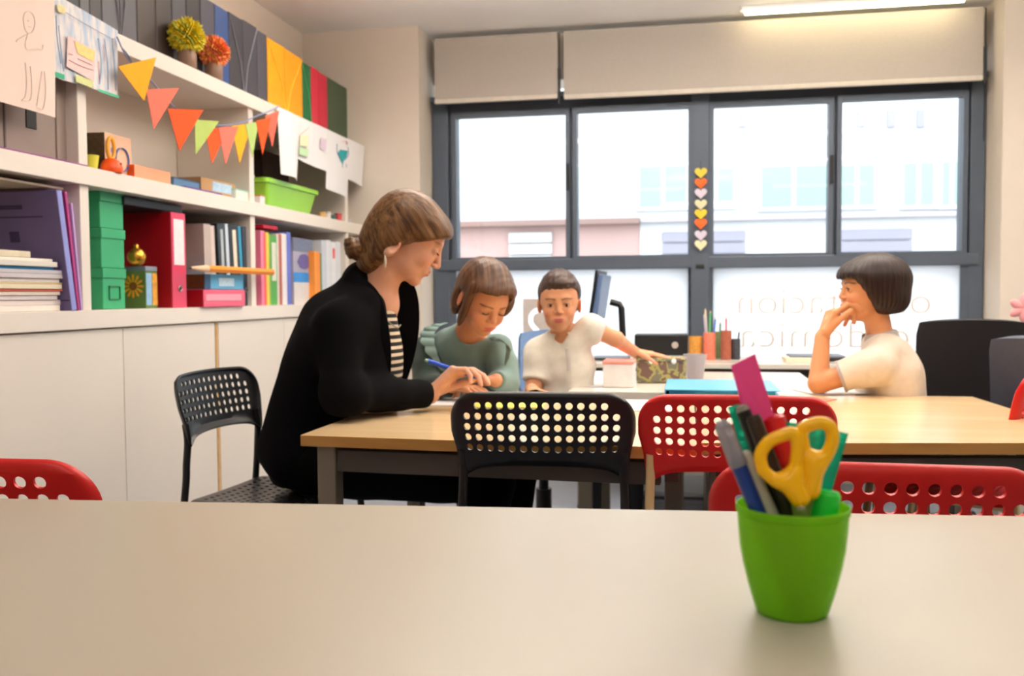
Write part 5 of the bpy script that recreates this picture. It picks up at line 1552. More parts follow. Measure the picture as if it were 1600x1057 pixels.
def head_prims(fr_, child=False, ear=(-.006, -.012), ears=True):
    ck = .006 if child else 0
    P = [('u', hell(fr_, (-.012, 0, .030), (.096 + ck, .076 + ck * .6, .086 + ck)), 0),
         ('u', hell(fr_, (.028, 0, -.022), (.060, .062, .082)), .02),
         ('u', hell(fr_, (.034, 0, -.072 + ck), (.048, .047, .034)), .02),
         ('u', hell(fr_, (.072 - ck, 0, -.092 + ck), (.018, .022, .017)), .014),
         ('u', hell(fr_, (.060, .034, -.032), (.026, .022, .024)), .012), ('u', hell(fr_, (.060, -.034, -.032), (.026, .022, .024)), .012),
         ('u', hcone(fr_, (.076, -.030, .024), (.076, .030, .024), .010, .010), .014)]
    for s in (-1, 1):
        P.append(('s', hell(fr_, (.096, s * .031, .002), (.014, .020, .014)), .010))
        P.append(('u', hell(fr_, (.074, s * .031, .002), (.0135, .0155, .0125)), .003))
    nz = .004 if child else 0
    P += [('u', hcone(fr_, (.086, 0, .010), (.104 - nz * 1.5, 0, -.026 + nz), .0075, .0095), .008),
          ('u', hell(fr_, (.096 - nz, .011, -.031 + nz), (.010, .007, .006)), .004), ('u', hell(fr_, (.096 - nz, -.011, -.031 + nz), (.010, .007, .006)), .004),
          ('u', hell(fr_, (.082, 0, -.056), (.014, .030, .016)), .010),
          ('u', hell(fr_, (.091, 0, -.0525), (.0085, .021, .0048)), .003), ('u', hell(fr_, (.0895, 0, -.0615), (.009, .017, .0055)), .003),
          ('s', hcone(fr_, (.101, -.019, -.0568), (.101, .019, -.0568), .0022, .0022), .003)]
    if ears:
        for s in (-1, 1):
            P.append(('u', hell(fr_, (ear[0], s * (.077 + ck * .5), ear[1]), (.018, .008, .030), np.array(Matrix.Rotation(s * .35, 3, 'Z') @ Matrix.Rotation(.2, 3, 'Y'))), .004))
            P.append(('s', hell(fr_, (ear[0] + .003, s * (.085 + ck * .5), ear[1] + .004), (.010, .005, .017)), .004))
    return P

def skin_color(fr_, base, lip, cheek, brow=None, extra=()):
    b, lc, ch = [np.array(lin(x)) for x in (base, lip, cheek)]
    bc = np.array(lin(brow)) if brow else None
    def f(V):
        q = ((V - fr_[0]) @ fr_[1]) / fr_[2]
        col = np.tile(b, (len(V), 1))
        def splat(c, r, colr, w=1.0, hard=2.0):
            d = np.linalg.norm((q - np.array(c)) / np.array(r), axis=1)
            a = np.clip((1.25 - d) * hard, 0, 1)[:, None] * w
            nonlocal col
            col = col * (1 - a) + colr * a
        for s in (-1, 1):
            splat((.075, s * .040, -.032), (.03, .024, .02), ch, .55, .8)
            splat((-.005, s * .082, -.012), (.03, .014, .04), ch, .6, 1)
            if bc is not None:
                for k in range(5): splat((.090 - k * .004, s * (.016 + k * .008), .024 + .003 * math.sin(k * .8)), (.014, .0065, .0035), bc, .75, 1.5)
        splat((.095, 0, -.0525), (.012, .020, .0046), lc, .9, 2); splat((.093, 0, -.062), (.012, .017, .0055), lc, .9, 2)
        splat((.104, 0, -.026), (.014, .012, .012), ch, .45, 1)
        return col
    return f

def eyes(fr_, parent, iris='#3b2a1c', closed=0.0):
    """eyeballs with an iris, upper lids cut by the skin; eyelash line"""
    wm, im, lm = mat('eye_white', '#cfc4bb', .35), mat('iris_' + iris[1:], iris, .2), mat('lash_dark', '#2a1a14', .7)
    for s in (-1, 1):
        c = L2W(fr_, (.0762 - (.004 if closed > .5 else 0), s * .031, .002))
        bm = bmesh.new()
        R = Matrix(fr_[1].tolist())
        M = Matrix.Translation(Vector(c)) @ R.to_4x4()
        r = .0115 * fr_[2]
        bmesh.ops.create_uvsphere(bm, u_segments=20, v_segments=14, radius=r, matrix=M @ Matrix.Rotation(PI / 2, 4, 'Y'))
        look = Vector(fr_[1] @ A3((1, 0, -.25))).normalized()
        for f in bm.faces:
            d = (f.calc_center_median() - Vector(c)).normalized()
            f.material_index = 1 if d.dot(look) > .80 else 0
            f.smooth = True
        e = mobj('eye', bm, [wm, im], parent)
        pts = [Vector(L2W(fr_, (.0775 + .0150 * math.cos(a) * .93, s * .031 + .0155 * math.sin(a), .002 + (.0062 if closed < .5 else -.003) * (1 - (a / .9) ** 2 * .6)))) for a in [x / 6 * .9 for x in range(-6, 7)]]
        mobj('eyelash', tube(bmesh.new(), pts, (.0019 if closed > .5 else .0012) * fr_[2], 5), lm, parent)

def arm_prims(sh, el, wr, r0, r1, r2):
    return [('u', cone(sh, el, r0, r1), .01), ('u', cone(el, wr, r1 * 1.02, r2), .01)]

def hand_prims(wr, d, pn, side, s=1.0, curl=(.5, .5, .55, .6), thumb=(.5, .3), spread=.10, base=None):
    """wr wrist, d direction of the hand, pn palm normal (out of the palm), side +1: thumb on d x pn side"""
    d = Vector(d).normalized(); pn = Vector(pn); pn = (pn - d * pn.dot(d)).normalized(); t = d.cross(pn).normalized() * side
    wr = Vector(wr); P = []
    pl = .088 * s
    # palm : metacarpals
    knuck = []
    for i in range(4):
        o = (1.5 - i) * .0195 * s
        k = wr + d * (pl * (1.0 - .035 * abs(i - 1.2))) + t * o
        knuck.append(k)
        P.append(('u', cone(wr + t * o * .55 + d * .012 * s, k, .0125 * s, .0102 * s), .007 * s))
    P.append(('u', cone(wr - d * .004, wr + d * .05 * s + t * .004 * s, .019 * s, .016 * s), .010 * s))
    ln = (.044, .049, .045, .035)
    for i in range(4):
        p = knuck[i]; a = 0.0; r = (.0090, .0092, .0086, .0076)[i] * s
        fan = (1.5 - i) * spread
        for j, f in enumerate((1.0, .62, .5)):
            a += curl[i] * (1.0, 1.15, .75)[j]
            dd = ((d * math.cos(fan) + t * math.sin(fan)) * math.cos(a) + pn * math.sin(a)).normalized()
            q = p + dd * ln[i] * f * s
            P.append(('u', cone(p, q, r, r * .90), .0022 * s if j else .004 * s)); p = q; r *= .92
    # thumb : leaves the side of the palm near its base
    b = wr + d * .020 * s + t * .020 * s
    a, c = thumb
    d1 = (d * math.cos(a) + t * math.sin(a) + pn * .35).normalized(); m1 = b + d1 * .042 * s
    P.append(('u', cone(b, m1, .0145 * s, .0112 * s), .008 * s))
    d2 = (d * math.cos(a - c) + t * math.sin(a - c) + pn * .45).normalized(); m2 = m1 + d2 * .032 * s
    P.append(('u', cone(m1, m2, .0108 * s, .0095 * s), .003 * s))
    d3 = (d * math.cos(a - c * 1.9) + t * math.sin(a - c * 1.9) + pn * .5).normalized()
    P.append(('u', cone(m2, m2 + d3 * .024 * s, .0096 * s, .0080 * s), .003 * s))
    return P

def folds(amp, fr1, seed=0, along=(0, 0, 1)):
    R = np.random.RandomState(seed); K = R.normal(size=(5, 3)); K /= np.linalg.norm(K, axis=1)[:, None]; ph = R.uniform(0, 6, 5)
    def f(P):
        v = np.zeros(len(P))
        w = np.sin(P @ K[0] * fr1 * .35 + ph[0]) * 1.2
        for k in range(1, 5): v += np.sin(P @ K[k] * fr1 * (.6 + .3 * k) + ph[k] + w) / (1 + .5 * k)
        return amp * v * .6
    return f

def cloth_mat(name, c, rough=.85, **k): return mat(name, c, rough, .06, 40, bump=.25, bscale=700, sheen=.15, spec=.2, **k)
def hair_mat(name, c1, c2, stretch=(2, 2, 2), rot=(0, 0, 0), scale=12):
    m = mat(name, c1, .42, spec=.35)
    nt = m.node_tree; N = nt.nodes; L = nt.links
    at = N.new('ShaderNodeAttribute'); at.attribute_name = 'Hair'
    mp = N.new('ShaderNodeMapping'); mp.inputs['Scale'].default_value = stretch
    L.new(at.outputs['Vector'], mp.inputs['Vector'])
    nz = N.new('ShaderNodeTexNoise'); nz.inputs['Scale'].default_value = scale; nz.inputs['Detail'].default_value = 5
    L.new(mp.outputs[0], nz.inputs['Vector'])
    cr = N.new('ShaderNodeValToRGB'); e = cr.color_ramp.elements
    e[0].position = .32; e[0].color = (*lin(c1), 1); e[1].position = .70; e[1].color = (*lin(c2), 1)
    L.new(nz.outputs['Fac'], cr.inputs[0]); L.new(cr.outputs[0], N['Principled BSDF'].inputs['Base Color'])
    bp = N.new('ShaderNodeBump'); bp.inputs['Strength'].default_value = .5; bp.inputs['Distance'].default_value = .003
    L.new(nz.outputs['Fac'], bp.inputs['Height']); L.new(bp.outputs[0], N['Principled BSDF'].inputs['Normal'])
    return m
def hair_attr(o, fr_, fn):
    """store strand coordinates (fn maps local head coords to (along, across, depth))"""
    n = len(o.data.vertices); v = np.empty(n * 3, dtype=np.float32); o.data.vertices.foreach_get('co', v)
    q = ((v.reshape(-1, 3) - fr_[0]) @ fr_[1]) / fr_[2]
    a = o.data.attributes.new('Hair', 'FLOAT_VECTOR', 'POINT'); a.data.foreach_set('vector', np.asarray(fn(q), dtype=np.float32).ravel())
def bbox(pts, pad):
    P = np.array([A3(p) for p in pts]); return P.min(0) - pad, P.max(0) + pad
PG = None
def person(label, loc): return thing('person', label, 'person', loc)
def put(o, root):
    """parent keeping world coordinates (meshes are modelled in world space)"""
    o.parent = root; o.matrix_parent_inverse = Matrix.Translation(root.location).inverted(); return o

# ============================================================ the woman
wroot = person('woman with tied-back blond hair in a black blazer leaning on the table', UY(470, 745, 2.42) * 1.0)
wroot.location.z = .45
fw = dirv(16, -33); hup = dirv(16, 57)
HW = frame(UY(641, 371, 2.44), fw, hup, .985)
skw = skin_mat('skin_fair', '#d69a78')
neck_b = UY(577, 476, 2.44); neck_t = Vector(L2W(HW, (-.020, 0, -.055)))
shN, shF = UY(528, 505, 2.25), UY(600, 500, 2.62)
elN = UY(536, 622, 2.22); elN.z = .725
wrN = UY(672, 618, 2.47); wrN.z = max(wrN.z, .700)
elF = Vector((-1.00, 2.66, .70)); wrF = Vector((-.82, 2.52, .565))
hd = (UY(716, 582, 2.51) - UY(672, 622, 2.47)).normalized()
pr_ = head_prims(HW, ear=(-.022, -.052))
pr_ += [('u', cone(neck_b, neck_t, .056, .052), .018), ('u', cone(neck_b + Vector((.0, 0, -.05)), neck_b + Vector((.03, 0, -.0)), .075, .05), .02),
        ('u', cone(UY(500, 600, 2.42), neck_b, .10, .07), .03),
        ('u', cone(shN, neck_b, .03, .04), .02), ('u', cone(shF, neck_b, .03, .04), .02)]
pr_ += arm_prims(shN, elN, wrN, .040, .036, .026)
pr_ += arm_prims(shF, elF, wrF, .040, .036, .026)
hN = hand_prims(wrN, hd, Vector((.68, -.18, -.62)), 1, 1.06, curl=(.50, .62, .72, .80), thumb=(.30, .15), spread=.04)
pr_ += hN
pr_ += hand_prims(wrF, Vector((.95, -.2, -.08)), Vector((0, 0, -1)), -1, .95, curl=(.2, .22, .25, .3))
lo_, hi_ = bbox([L2W(HW, (.13, .11, .13)), L2W(HW, (-.13, -.11, -.13)), L2W(HW, (0, 0, .14)), wrN + hd * .18, wrF + Vector((.17, 0, 0)), shN, shF, elN, elF, UY(500, 600, 2.42)], .05)
body = sdf_mesh('body', pr_, lo_, hi_, .0030, skw, None, colf=skin_color(HW, '#d09c82', '#b4605a', '#cf7c62', '#96714f'))
put(body, wroot)
for o in [x for x in COL.objects if x.name.startswith('zz')]: pass
_e0 = set(COL.objects); eyes(HW, None, '#5a5040', closed=1.0)
for o in set(COL.objects) - _e0: put(o, wroot)
# hair
hp_ = [('u', hell(HW, (-.022, 0, .032), (.102, .086, .090)), 0), ('u', hell(HW, (-.062, 0, -.016), (.066, .076, .082)), .02), ('u', hell(HW, (.040, -.0, .054), (.060, .078, .046)), .02),
       ('u', hell(HW, (.040, -.060, .022), (.050, .024, .026)), .012), ('u', hell(HW, (.040, .060, .022), (.050, .024, .026)), .012), ('u', hell(HW, (-.054, 0, -.105), (.042, .056, .050)), .03), ('u', hell(HW, (-.040, -.052, -.060), (.030, .024, .045)), .02), ('u', hell(HW, (-.040, .052, -.060), (.030, .024, .045)), .02),
       ('u', hell(HW, (-.030, .060, -.020), (.040, .026, .050)), .02), ('u', hell(HW, (-.030, -.060, -.020), (.040, .026, .050)), .02),
       ('u', hell(HW, (.066, -.040, .044), (.034, .034, .026)), .015), ('u', hell(HW, (.066, .040, .044), (.034, .034, .026)), .015),
       ('u', hell(HW, (-.075, 0, -.062), (.040, .045, .040)), .02),
       ('s', rbox(L2W(HW, (.121, 0, -.054)), A3((.125, .13, .100)) * HW[2], HW[1] @ np.array(Matrix.Rotation(-.74, 3, 'Y')), .012), .006)]
hairw = hair_mat('hair_dark_blond', '#3c2412', '#775431', (.6, 12, 7))
def strand_lin(q): return np.stack([q[:, 0] - q[:, 2] * .4, q[:, 1] * 1.0, q[:, 2] + q[:, 0] * .5], 1)
lo_, hi_ = bbox([L2W(HW, (x, y, z)) for x in (-.15, .13) for y in (-.12, .12) for z in (-.15, .16)], .01)
def groove(fr_, fn, amp, fq):
    def f(P):
        q = ((P - fr_[0]) @ fr_[1]) / fr_[2]; s = fn(q)
        return amp * (np.sin(s[:, 1] * fq + 2 * np.sin(s[:, 0] * 18)) + .6 * np.sin(s[:, 2] * fq * 1.3 + 1 + np.sin(s[:, 0] * 25)))
    return f
h = sdf_mesh('hair', hp_, lo_, hi_, .003, hairw, disp=groove(HW, strand_lin, .0005, 160)); hair_attr(h, HW, strand_lin); put(h, wroot)
bun = L2W(HW, (-.106, -.015, -.108))
h = sdf_mesh('hair_bun', [('u', ell(bun, (.030, .032, .030)), 0), ('u', ell(bun + A3((-.012, -.006, .014)), (.018, .02, .018)), .006), ('u', cone(bun, L2W(HW, (-.08, 0, -.06)), .014, .02), .01)],
             bun - .07, bun + .07, .003, hairw, disp=groove(HW, lambda q: np.stack([q[:, 1], q[:, 0] + q[:, 2], q[:, 0] - q[:, 2]], 1), .0014, 260)); hair_attr(h, HW, strand_lin); put(h, wroot)
er = Vector(L2W(HW, (-.020, -.086, -.090)))
b = mobj('earring', tube(bmesh.new(), [er + Vector((0, 0, .012)), er + Vector((.001, 0, -.002)), er + Vector((0, 0, -.020))], [.0015, .004, .0025], 8), mat('pearl_silver', '#d8ccb4', .25, metal=.4), None, 60); put(b, wroot)
# blazer
blz = mat('black_wool', '#08070a', .92, .06, 40, bump=.25, bscale=700, spec=.12)
hip = UY(462, 735, 2.42)
tor = [('u', ell(UY(530, 545, 2.43), (.120, .175, .155)), 0), ('u', ell(UY(508, 600, 2.43), (.118, .165, .15)), .05), ('u', ell(UY(488, 665, 2.43), (.120, .165, .15)), .05),
       ('u', ell(UY(482, 705, 2.43), (.105, .170, .10)), .05),
       ('u', cone(UY(566, 444, 2.43), UY(545, 500, 2.43), .062, .105), .04),
       ('u', cone(UY(575, 480, 2.36), UY(578, 610, 2.34), .045, .055), .05), ('u', cone(UY(575, 480, 2.52), UY(582, 610, 2.52), .045, .055), .05),
       ('u', cone(UY(470, 670, 2.36), UY(424, 703, 2.34), .06, .028), .05), ('u', cone(UY(455, 725, 2.36), UY(438, 745, 2.38), .05, .025), .04),
       ('u', cone(neck_b + Vector((-.02, -.05, -.04)), shN + Vector((.0, .03, .0)), .052, .056), .05), ('u', cone(neck_b + Vector((-.02, .05, -.04)), shF + Vector((.0, -.02, 0)), .052, .056), .05),
       ('u', cone(shN + Vector((0, .02, -.01)), elN, .058, .047), .05), ('u', cone(shF, elF, .058, .046), .04),
       ('u', cone(elN, elN + Vector((.02, .0, 0)), .047, .047), .03)]
cuf = wrN - (wrN - elN).normalized() * .012
tor += [('u', cyl(elN - (wrN - elN).normalized() * .03, cuf, .048, .038, .006), .03), ('u', cyl(elF, wrF, .046, .038, .006), .03)]
ncv = (neck_t - neck_b).normalized()
tor += [('s', cone(neck_b - ncv * .015 + Vector((.02, 0, 0)), neck_b + ncv * .12 + Vector((.03, 0, 0)), .050, .075), .008),
        ('s', cone(UY(618, 490, 2.46), UY(616, 600, 2.46), .034, .026), .01)]
lo_, hi_ = bbox([shN, shF, elN, elF, wrN, wrF, hip - Vector((.25, 0, .13)), UY(400, 760, 2.35), UY(560, 430, 2.43)], .10)
j = sdf_mesh('blazer', tor, lo_, hi_, .0045, blz, disp=folds(.0045, 38, 3)); put(j, wroot)
# lapels : long folded collar bands near and far
def band(name, pts, width, th, m, root, up=Vector((0, 1, 0))):
    pts = smooth_path(pts, 5); bm = bmesh.new(); rows = []
    for i, p in enumerate(pts):
        d = (pts[min(i + 1, len(pts) - 1)] - pts[max(i - 1, 0)]).normalized(); s = d.cross(up).normalized(); n_ = s.cross(d)
        t = i / (len(pts) - 1); w = width * (.55 + .9 * math.sin(PI * min(1, t * 1.05)))
        rows.append([bm.verts.new(p + s * x * w / 2 + n_ * y * th / 2) for x, y in ((-1, -.4), (0, -1), (1, -.4), (1, .4), (0, 1), (-1, .4))])
    for A, D in zip(rows, rows[1:]):
        for k in range(6): bm.faces.new((A[k], A[(k + 1) % 6], D[(k + 1) % 6], D[k]))
    bm.faces.new(rows[0][::-1]); bm.faces.new(rows[-1]); bmesh.ops.recalc_face_normals(bm, faces=list(bm.faces))
    return put(mobj(name, bm, m, None, 50), root)
band('lapel', [UY(568, 440, 2.38), UY(584, 470, 2.35), UY(594, 525, 2.33), UY(599, 580, 2.34), UY(598, 620, 2.36)], .036, .012, blz, wroot)
band('lapel', [UY(612, 440, 2.56), UY(630, 452, 2.55), UY(634, 500, 2.53), UY(630, 560, 2.52), UY(622, 615, 2.50)], .055, .012, blz, wroot)
band('collar', [UY(590, 464, 2.37), UY(572, 444, 2.39), UY(560, 434, 2.45), UY(570, 436, 2.52)], .034, .014, blz, wroot, Vector((.6, 0, .8)))
# striped top under the blazer
stp = mat('striped_knit', '#d9cbb4', .85)
nt = stp.node_tree; N = nt.nodes; L = nt.links
ge = N.new('ShaderNodeNewGeometry'); sx_ = N.new('ShaderNodeSeparateXYZ'); L.new(ge.outputs['Position'], sx_.inputs[0])
mu = N.new('ShaderNodeMath'); mu.operation = 'MULTIPLY'; mu.inputs[1].default_value = 1 / .019; L.new(sx_.outputs['Z'], mu.inputs[0])
fr_n = N.new('ShaderNodeMath'); fr_n.operation = 'FRACT'; L.new(mu.outputs[0], fr_n.inputs[0])
gt = N.new('ShaderNodeMath'); gt.operation = 'GREATER_THAN'; gt.inputs[1].default_value = .55; L.new(fr_n.outputs[0], gt.inputs[0])
mx = N.new('ShaderNodeMix'); mx.data_type = 'RGBA'; mx.inputs['A'].default_value = (*lin('#131114'), 1); mx.inputs['B'].default_value = (*lin('#cfc0a8'), 1)
L.new(gt.outputs[0], mx.inputs['Factor']); L.new(mx.outputs['Result'], N['Principled BSDF'].inputs['Base Color'])
tops = [('u', cone(UY(592, 490, 2.43), UY(588, 640, 2.43), .046, .058), 0), ('u', ell(UY(570, 560, 2.43), (.10, .13, .16)), .03)]
lo_, hi_ = bbox([UY(592, 470, 2.43), UY(590, 660, 2.43)], .15)
o = sdf_mesh('striped_top', tops, lo_, hi_, .005, stp, disp=folds(.002, 40, 5)); put(o, wroot)
neckl = [neck_b + Vector((.02, -.07, .02)), UY(604, 500, 2.385), UY(620, 512, 2.41), UY(626, 508, 2.46)]
put(mobj('necklace', tube(bmesh.new(), smooth_path(neckl, 6), .0018, 6), mat('silver_chain', '#9a9a96', .35, metal=.6)), wroot)
for k in range(3):
    p = UY(618 + k * 10, 638 - k * .5, 2.40)
    bm = bmesh.new(); bmesh.ops.create_uvsphere(bm, u_segments=10, v_segments=8, radius=.005, matrix=Matrix.Translation((p.x, elN.y + .02 + (wrN.y - elN.y) * (.70 + .08 * k) - .048, p.z)))
    put(mobj('cuff_button', bm, mat('button_dark', '#2a2624', .3), None, 60), wroot)
# trousers and shoes
trs = mat('black_trousers', '#070708', .9, spec=.12)
leg = []
for y, kx in ((2.33, -.50), (2.53, -.47)):
    kn = Vector((kx, y, .50)); an = Vector((kx - .03, y + .02, .09))
    leg += [('u', cone((-.98, (y + 2.43) / 2, .52), kn, .095, .066), .03), ('u', cone(kn, an, .064, .042), .02)]
leg += [('u', ell((-1.00, 2.43, .54), (.12, .17, .10)), .04)]
o = sdf_mesh('trousers', leg, (-1.30, 2.15, .05), (-.35, 2.75, .72), .007, trs, disp=folds(.003, 40, 8)); put(o, wroot)
shoe_m = mat('black_leather', '#0c0b0b', .35)
def shoe(root, an, d, m, s=1.0, sole=None):
    an = Vector(an); d = Vector(d).normalized()
    P = [('u', cone(an + d * -.03 * s + Vector((0, 0, .04 * s)), an + d * .14 * s + Vector((0, 0, .028 * s)), .038 * s, .030 * s), .01), ('u', cone(an + Vector((0, 0, .05 * s)), an + Vector((0, 0, .10 * s)), .040 * s, .036 * s), .02), ('i', half(an + Vector((0, 0, .002)), (0, 0, -1)), .004)]
    return put(sdf_mesh('shoe', P, an - Vector((.2, .2, .01)), an + Vector((.2, .2, .16)), .005, m), root)
for y in (2.35, 2.55): shoe(wroot, (-.53, y, 0), (1, .1, 0), shoe_m)
# the pen in her hand
pA_, pB_ = UY(664, 563, 2.47), UY(737, 578, 2.53)
pn_ = pen('pen', 'blue felt pen held in the woman\'s right hand', 'pen', pA_, pB_ + (pB_ - pA_) * .25 + Vector((0, 0, -.02)), .0055,
    [('barrel', .12, .95, .0062, .0066, mat('blue_pen', '#1c50c8', .3)), ('tip', 0, .12, .001, .0060, mat('light_blue_tip', '#4aa0d8', .35)), ('cap_end', .95, 1, .0060, .004, mat('pen_end_green', '#8fae9a', .4))], group=None)

# ============================================================ the girl
groot = person('girl with brown hair in a teal dress bending over her sheet beside the woman', (-.67, 2.98, .42))
YG = 2.76
# facing the camera, turned to the picture's right, bent down and tilted
fgd = Vector((.50, -.62, -.56)).normalized(); ug = Vector((.30, -.25, .92))
HG = frame(UY(756, 467, YG), fgd, ug, .91)
skg = skin_mat('skin_girl', '#c98a66')
nb = UY(728, 525, YG + .10); nt_ = Vector(L2W(HG, (-.025, 0, -.06)))
gsN, gsF = UY(672, 548, YG + .13), UY(778, 545, YG + .10)
gel1, gw1 = UY(668, 640, YG + .02), UY(705, 606, YG - .06)
gel2, gw2 = UY(792, 620, YG + .06), UY(775, 592, YG - .02)
gel1.z = max(gel1.z, .69); gel2.z = max(gel2.z, .70); gw1.z = .70; gw2.z = .715
pr_ = head_prims(HG, True, ear=(-.010, -.012))
pr_ += [('u', cone(nb, nt_, .040, .038), .014), ('u', ell(UY(732, 590, YG + .16), (.08, .055, .10)), .03), ('u', cone(gsN, nb, .025, .035), .02), ('u', cone(gsF, nb, .025, .035), .02)]
pr_ += arm_prims(gsN, gel1, gw1, .032, .028, .021) + arm_prims(gsF, gel2, gw2, .032, .028, .021)
pr_ += hand_prims(gw1, Vector((.95, -.25, -.05)), Vector((0, .1, -1)), 1, .78, curl=(.3, .35, .4, .45))
pr_ += hand_prims(gw2, Vector((-.95, -.30, .03)), Vector((0, -.2, -1)), -1, .78, curl=(.35, .4, .45, .5))
lo_, hi_ = bbox([L2W(HG, (x, y, z)) for x in (-.12, .12) for y in (-.1, .1) for z in (-.12, .13)] + [gsN, gsF, gel1, gel2, gw1 + Vector((.12, -.05, 0)), gw2 + Vector((-.14, -.05, 0)), UY(728, 620, YG + .13)], .04)
put(sdf_mesh('body', pr_, lo_, hi_, .0030, skg, colf=skin_color(HG, '#cc8f6c', '#b5545a', '#c97658', '#4a3326')), groot)
_e0 = set(COL.objects); eyes(HG, None, '#3a2618', closed=1)
for o in set(COL.objects) - _e0: put(o, groot)
hp_ = [('u', hell(HG, (-.018, 0, .040), (.108, .092, .094)), 0), ('u', hell(HG, (-.060, 0, -.010), (.060, .078, .082)), .02), ('u', hell(HG, (.050, 0, .066), (.052, .074, .040)), .02),
       ('u', hell(HG, (-.035, -.070, -.030), (.034, .022, .060)), .015), ('u', hell(HG, (.030, -.076, -.010), (.020, .014, .085)), .01), ('u', hell(HG, (.036, .072, .010), (.026, .018, .050)), .01),
       ('u', hell(HG, (-.030, .068, -.020), (.036, .022, .060)), .015),
       ('s', rbox(L2W(HG, (.112, -.004, -.046)), A3((.080, .070, .116)) * HG[2], HG[1] @ np.array(Matrix.Rotation(.16, 3, 'X') @ Matrix.Rotation(.12, 3, 'Y')), .035), .012),
       ('s', hell(HG, (-.008, -.100, -.014), (.030, .040, .040)), .006), ('s', hell(HG, (-.008, .095, -.014), (.024, .022, .032)), .006)]
hairg = hair_mat('hair_brown', '#3a2318', '#6d4c33', (16, 3, 3))
def strand_front(q): return np.stack([q[:, 1] * 1.0 + q[:, 0] * .2, q[:, 0] * .35, q[:, 2] * .35], 1)
lo_, hi_ = bbox([L2W(HG, (x, y, z)) for x in (-.14, .12) for y in (-.11, .11) for z in (-.14, .15)], .01)
def sg(q): return np.stack([q[:, 2], q[:, 1], q[:, 0] + q[:, 1] * .3], 1)
h = sdf_mesh('hair', hp_, lo_, hi_, .003, hairg, disp=groove(HG, sg, .0006, 200)); hair_attr(h, HG, strand_front); put(h, groot)
teal_c = cloth_mat('teal_grey_cloth', '#78908b')
dkg = cloth_mat('shaded_green_sleeve', '#3c4a44')  # dark tone is partly the cloth's green, partly shade put into the colour
tb = [('u', ell(UY(732, 585, YG + .15), (.112, .085, .14)), 0), ('u', ell(UY(730, 545, YG + .13), (.102, .070, .06)), .04), ('u', ell(UY(726, 660, YG + .17), (.13, .10, .14)), .05),
      ('u', cone(gsF, gsF + (gel2 - gsF) * .75, .047, .042), .03), ('u', cone(gsF + (gel2 - gsF) * .5, gel2, .042, .038), .02), ('u', cone(gsN + Vector((.02, 0, 0)), nb, .045, .05), .03), ('u', cyl(gel2, gw2, .037, .032, .005), .02),
      ('s', cone(nb - Vector((0, -.01, .03)), nb + (nt_ - nb) * 1.6, .040, .052), .008)]
lo_, hi_ = bbox([gsN, gsF, gel2, gw2, UY(726, 700, YG + .14), nb], .12)
put(sdf_mesh('dress', tb, lo_, hi_, .0045, teal_c, disp=folds(.003, 60, 11)), groot)
sl = [('u', cone(gsN + Vector((-.006, -.02, .0)), gel1, .052, .044), 0), ('u', cyl(gel1, gw1, .042, .032, .005), .02)]
lo_, hi_ = bbox([gsN, gel1, gw1], .08)
put(sdf_mesh('sleeve', sl, lo_, hi_, .004, dkg, disp=folds(.003, 70, 12)), groot)['label'] = 'dark green sleeve, shade put into its colour'
# ruffle collar over the shoulders
def ruffle(name, pts, w, m, root, amp=.010, n=60, out=Vector((0, -1, 0))):
    P = smooth_path(pts, 12); bm = bmesh.new(); r0, r1 = [], []
    for i, p in enumerate(P):
        a = i * .9
        d = out.normalized() * amp * math.sin(a) + Vector((0, 0, amp * .3 * math.cos(a)))
        tp_ = .25 + .75 * math.sin(PI * i / (len(P) - 1))
        r0.append(bm.verts.new(p)); r1.append(bm.verts.new(p + (w * (1 + .08 * math.sin(a)) + d) * tp_))
    for i in range(len(P) - 1): bm.faces.new((r0[i], r0[i + 1], r1[i + 1], r1[i]))
    solidify(bm, .003)
    bmesh.ops.recalc_face_normals(bm, faces=list(bm.faces))
    return put(mobj(name, bm, m, None, 60), root)
ruffle('ruffle', [UY(700, 506, YG + .12), UY(686, 512, YG + .09), UY(678, 526, YG + .06), UY(682, 550, YG + .03), UY(694, 580, YG + .02)], Vector((-.040, -.01, .004)), teal_c, groot, .006)
ruffle('ruffle', [UY(752, 532, YG + .10), UY(775, 528, YG + .06), UY(790, 540, YG + .03), UY(788, 570, YG + .02)], Vector((.02, -.02, -.012)), teal_c, groot, .005)
# legs below the table
trg = cloth_mat('dark_leggings', '#20222c')
lg = []
for x in (-.76, -.60): lg += [('u', cone((x + .02, 3.02, .46), (x + .06, 2.76, .46), .065, .052), .02), ('u', cone((x + .06, 2.76, .46), (x + .08, 2.84, .33), .048, .034), .02)]
lg += [('u', ell((-.66, 3.03, .47), (.13, .11, .08)), .03)]
put(sdf_mesh('leggings', lg, (-.92, 2.6, .05), (-.35, 3.2, .60), .007, trg), groot)
mar = mat('maroon_shoe', '#5c1f2c', .5)
for x in (-.68, -.52): shoe(groot, (x, 2.84, .29), (.45, -1, 0), mar, .85)
def stool(label, x, y, h=.42):
    t = thing('stool', label, 'stool', (x, y, 0), group='low round stools under the children')
    sw = wood('stool_wood', '#b98b58', '#a0764a', .5, 3)
    mobj('seat', lathe(bmesh.new(), [(.13, h - .03), (.15, h - .02), (.15, h - .005), (.14, h)], 28, close_top=True), sw, t, 40)
    for k in range(4):
        a = PI / 4 + k * PI / 2
        mobj('leg', tube(bmesh.new(), [(.09 * math.cos(a), .09 * math.sin(a), h - .03), (.14 * math.cos(a), .14 * math.sin(a), 0)], .013, 8), sw, t, 40)
stool('low wooden stool under the girl behind the birch table', -.66, 3.04)

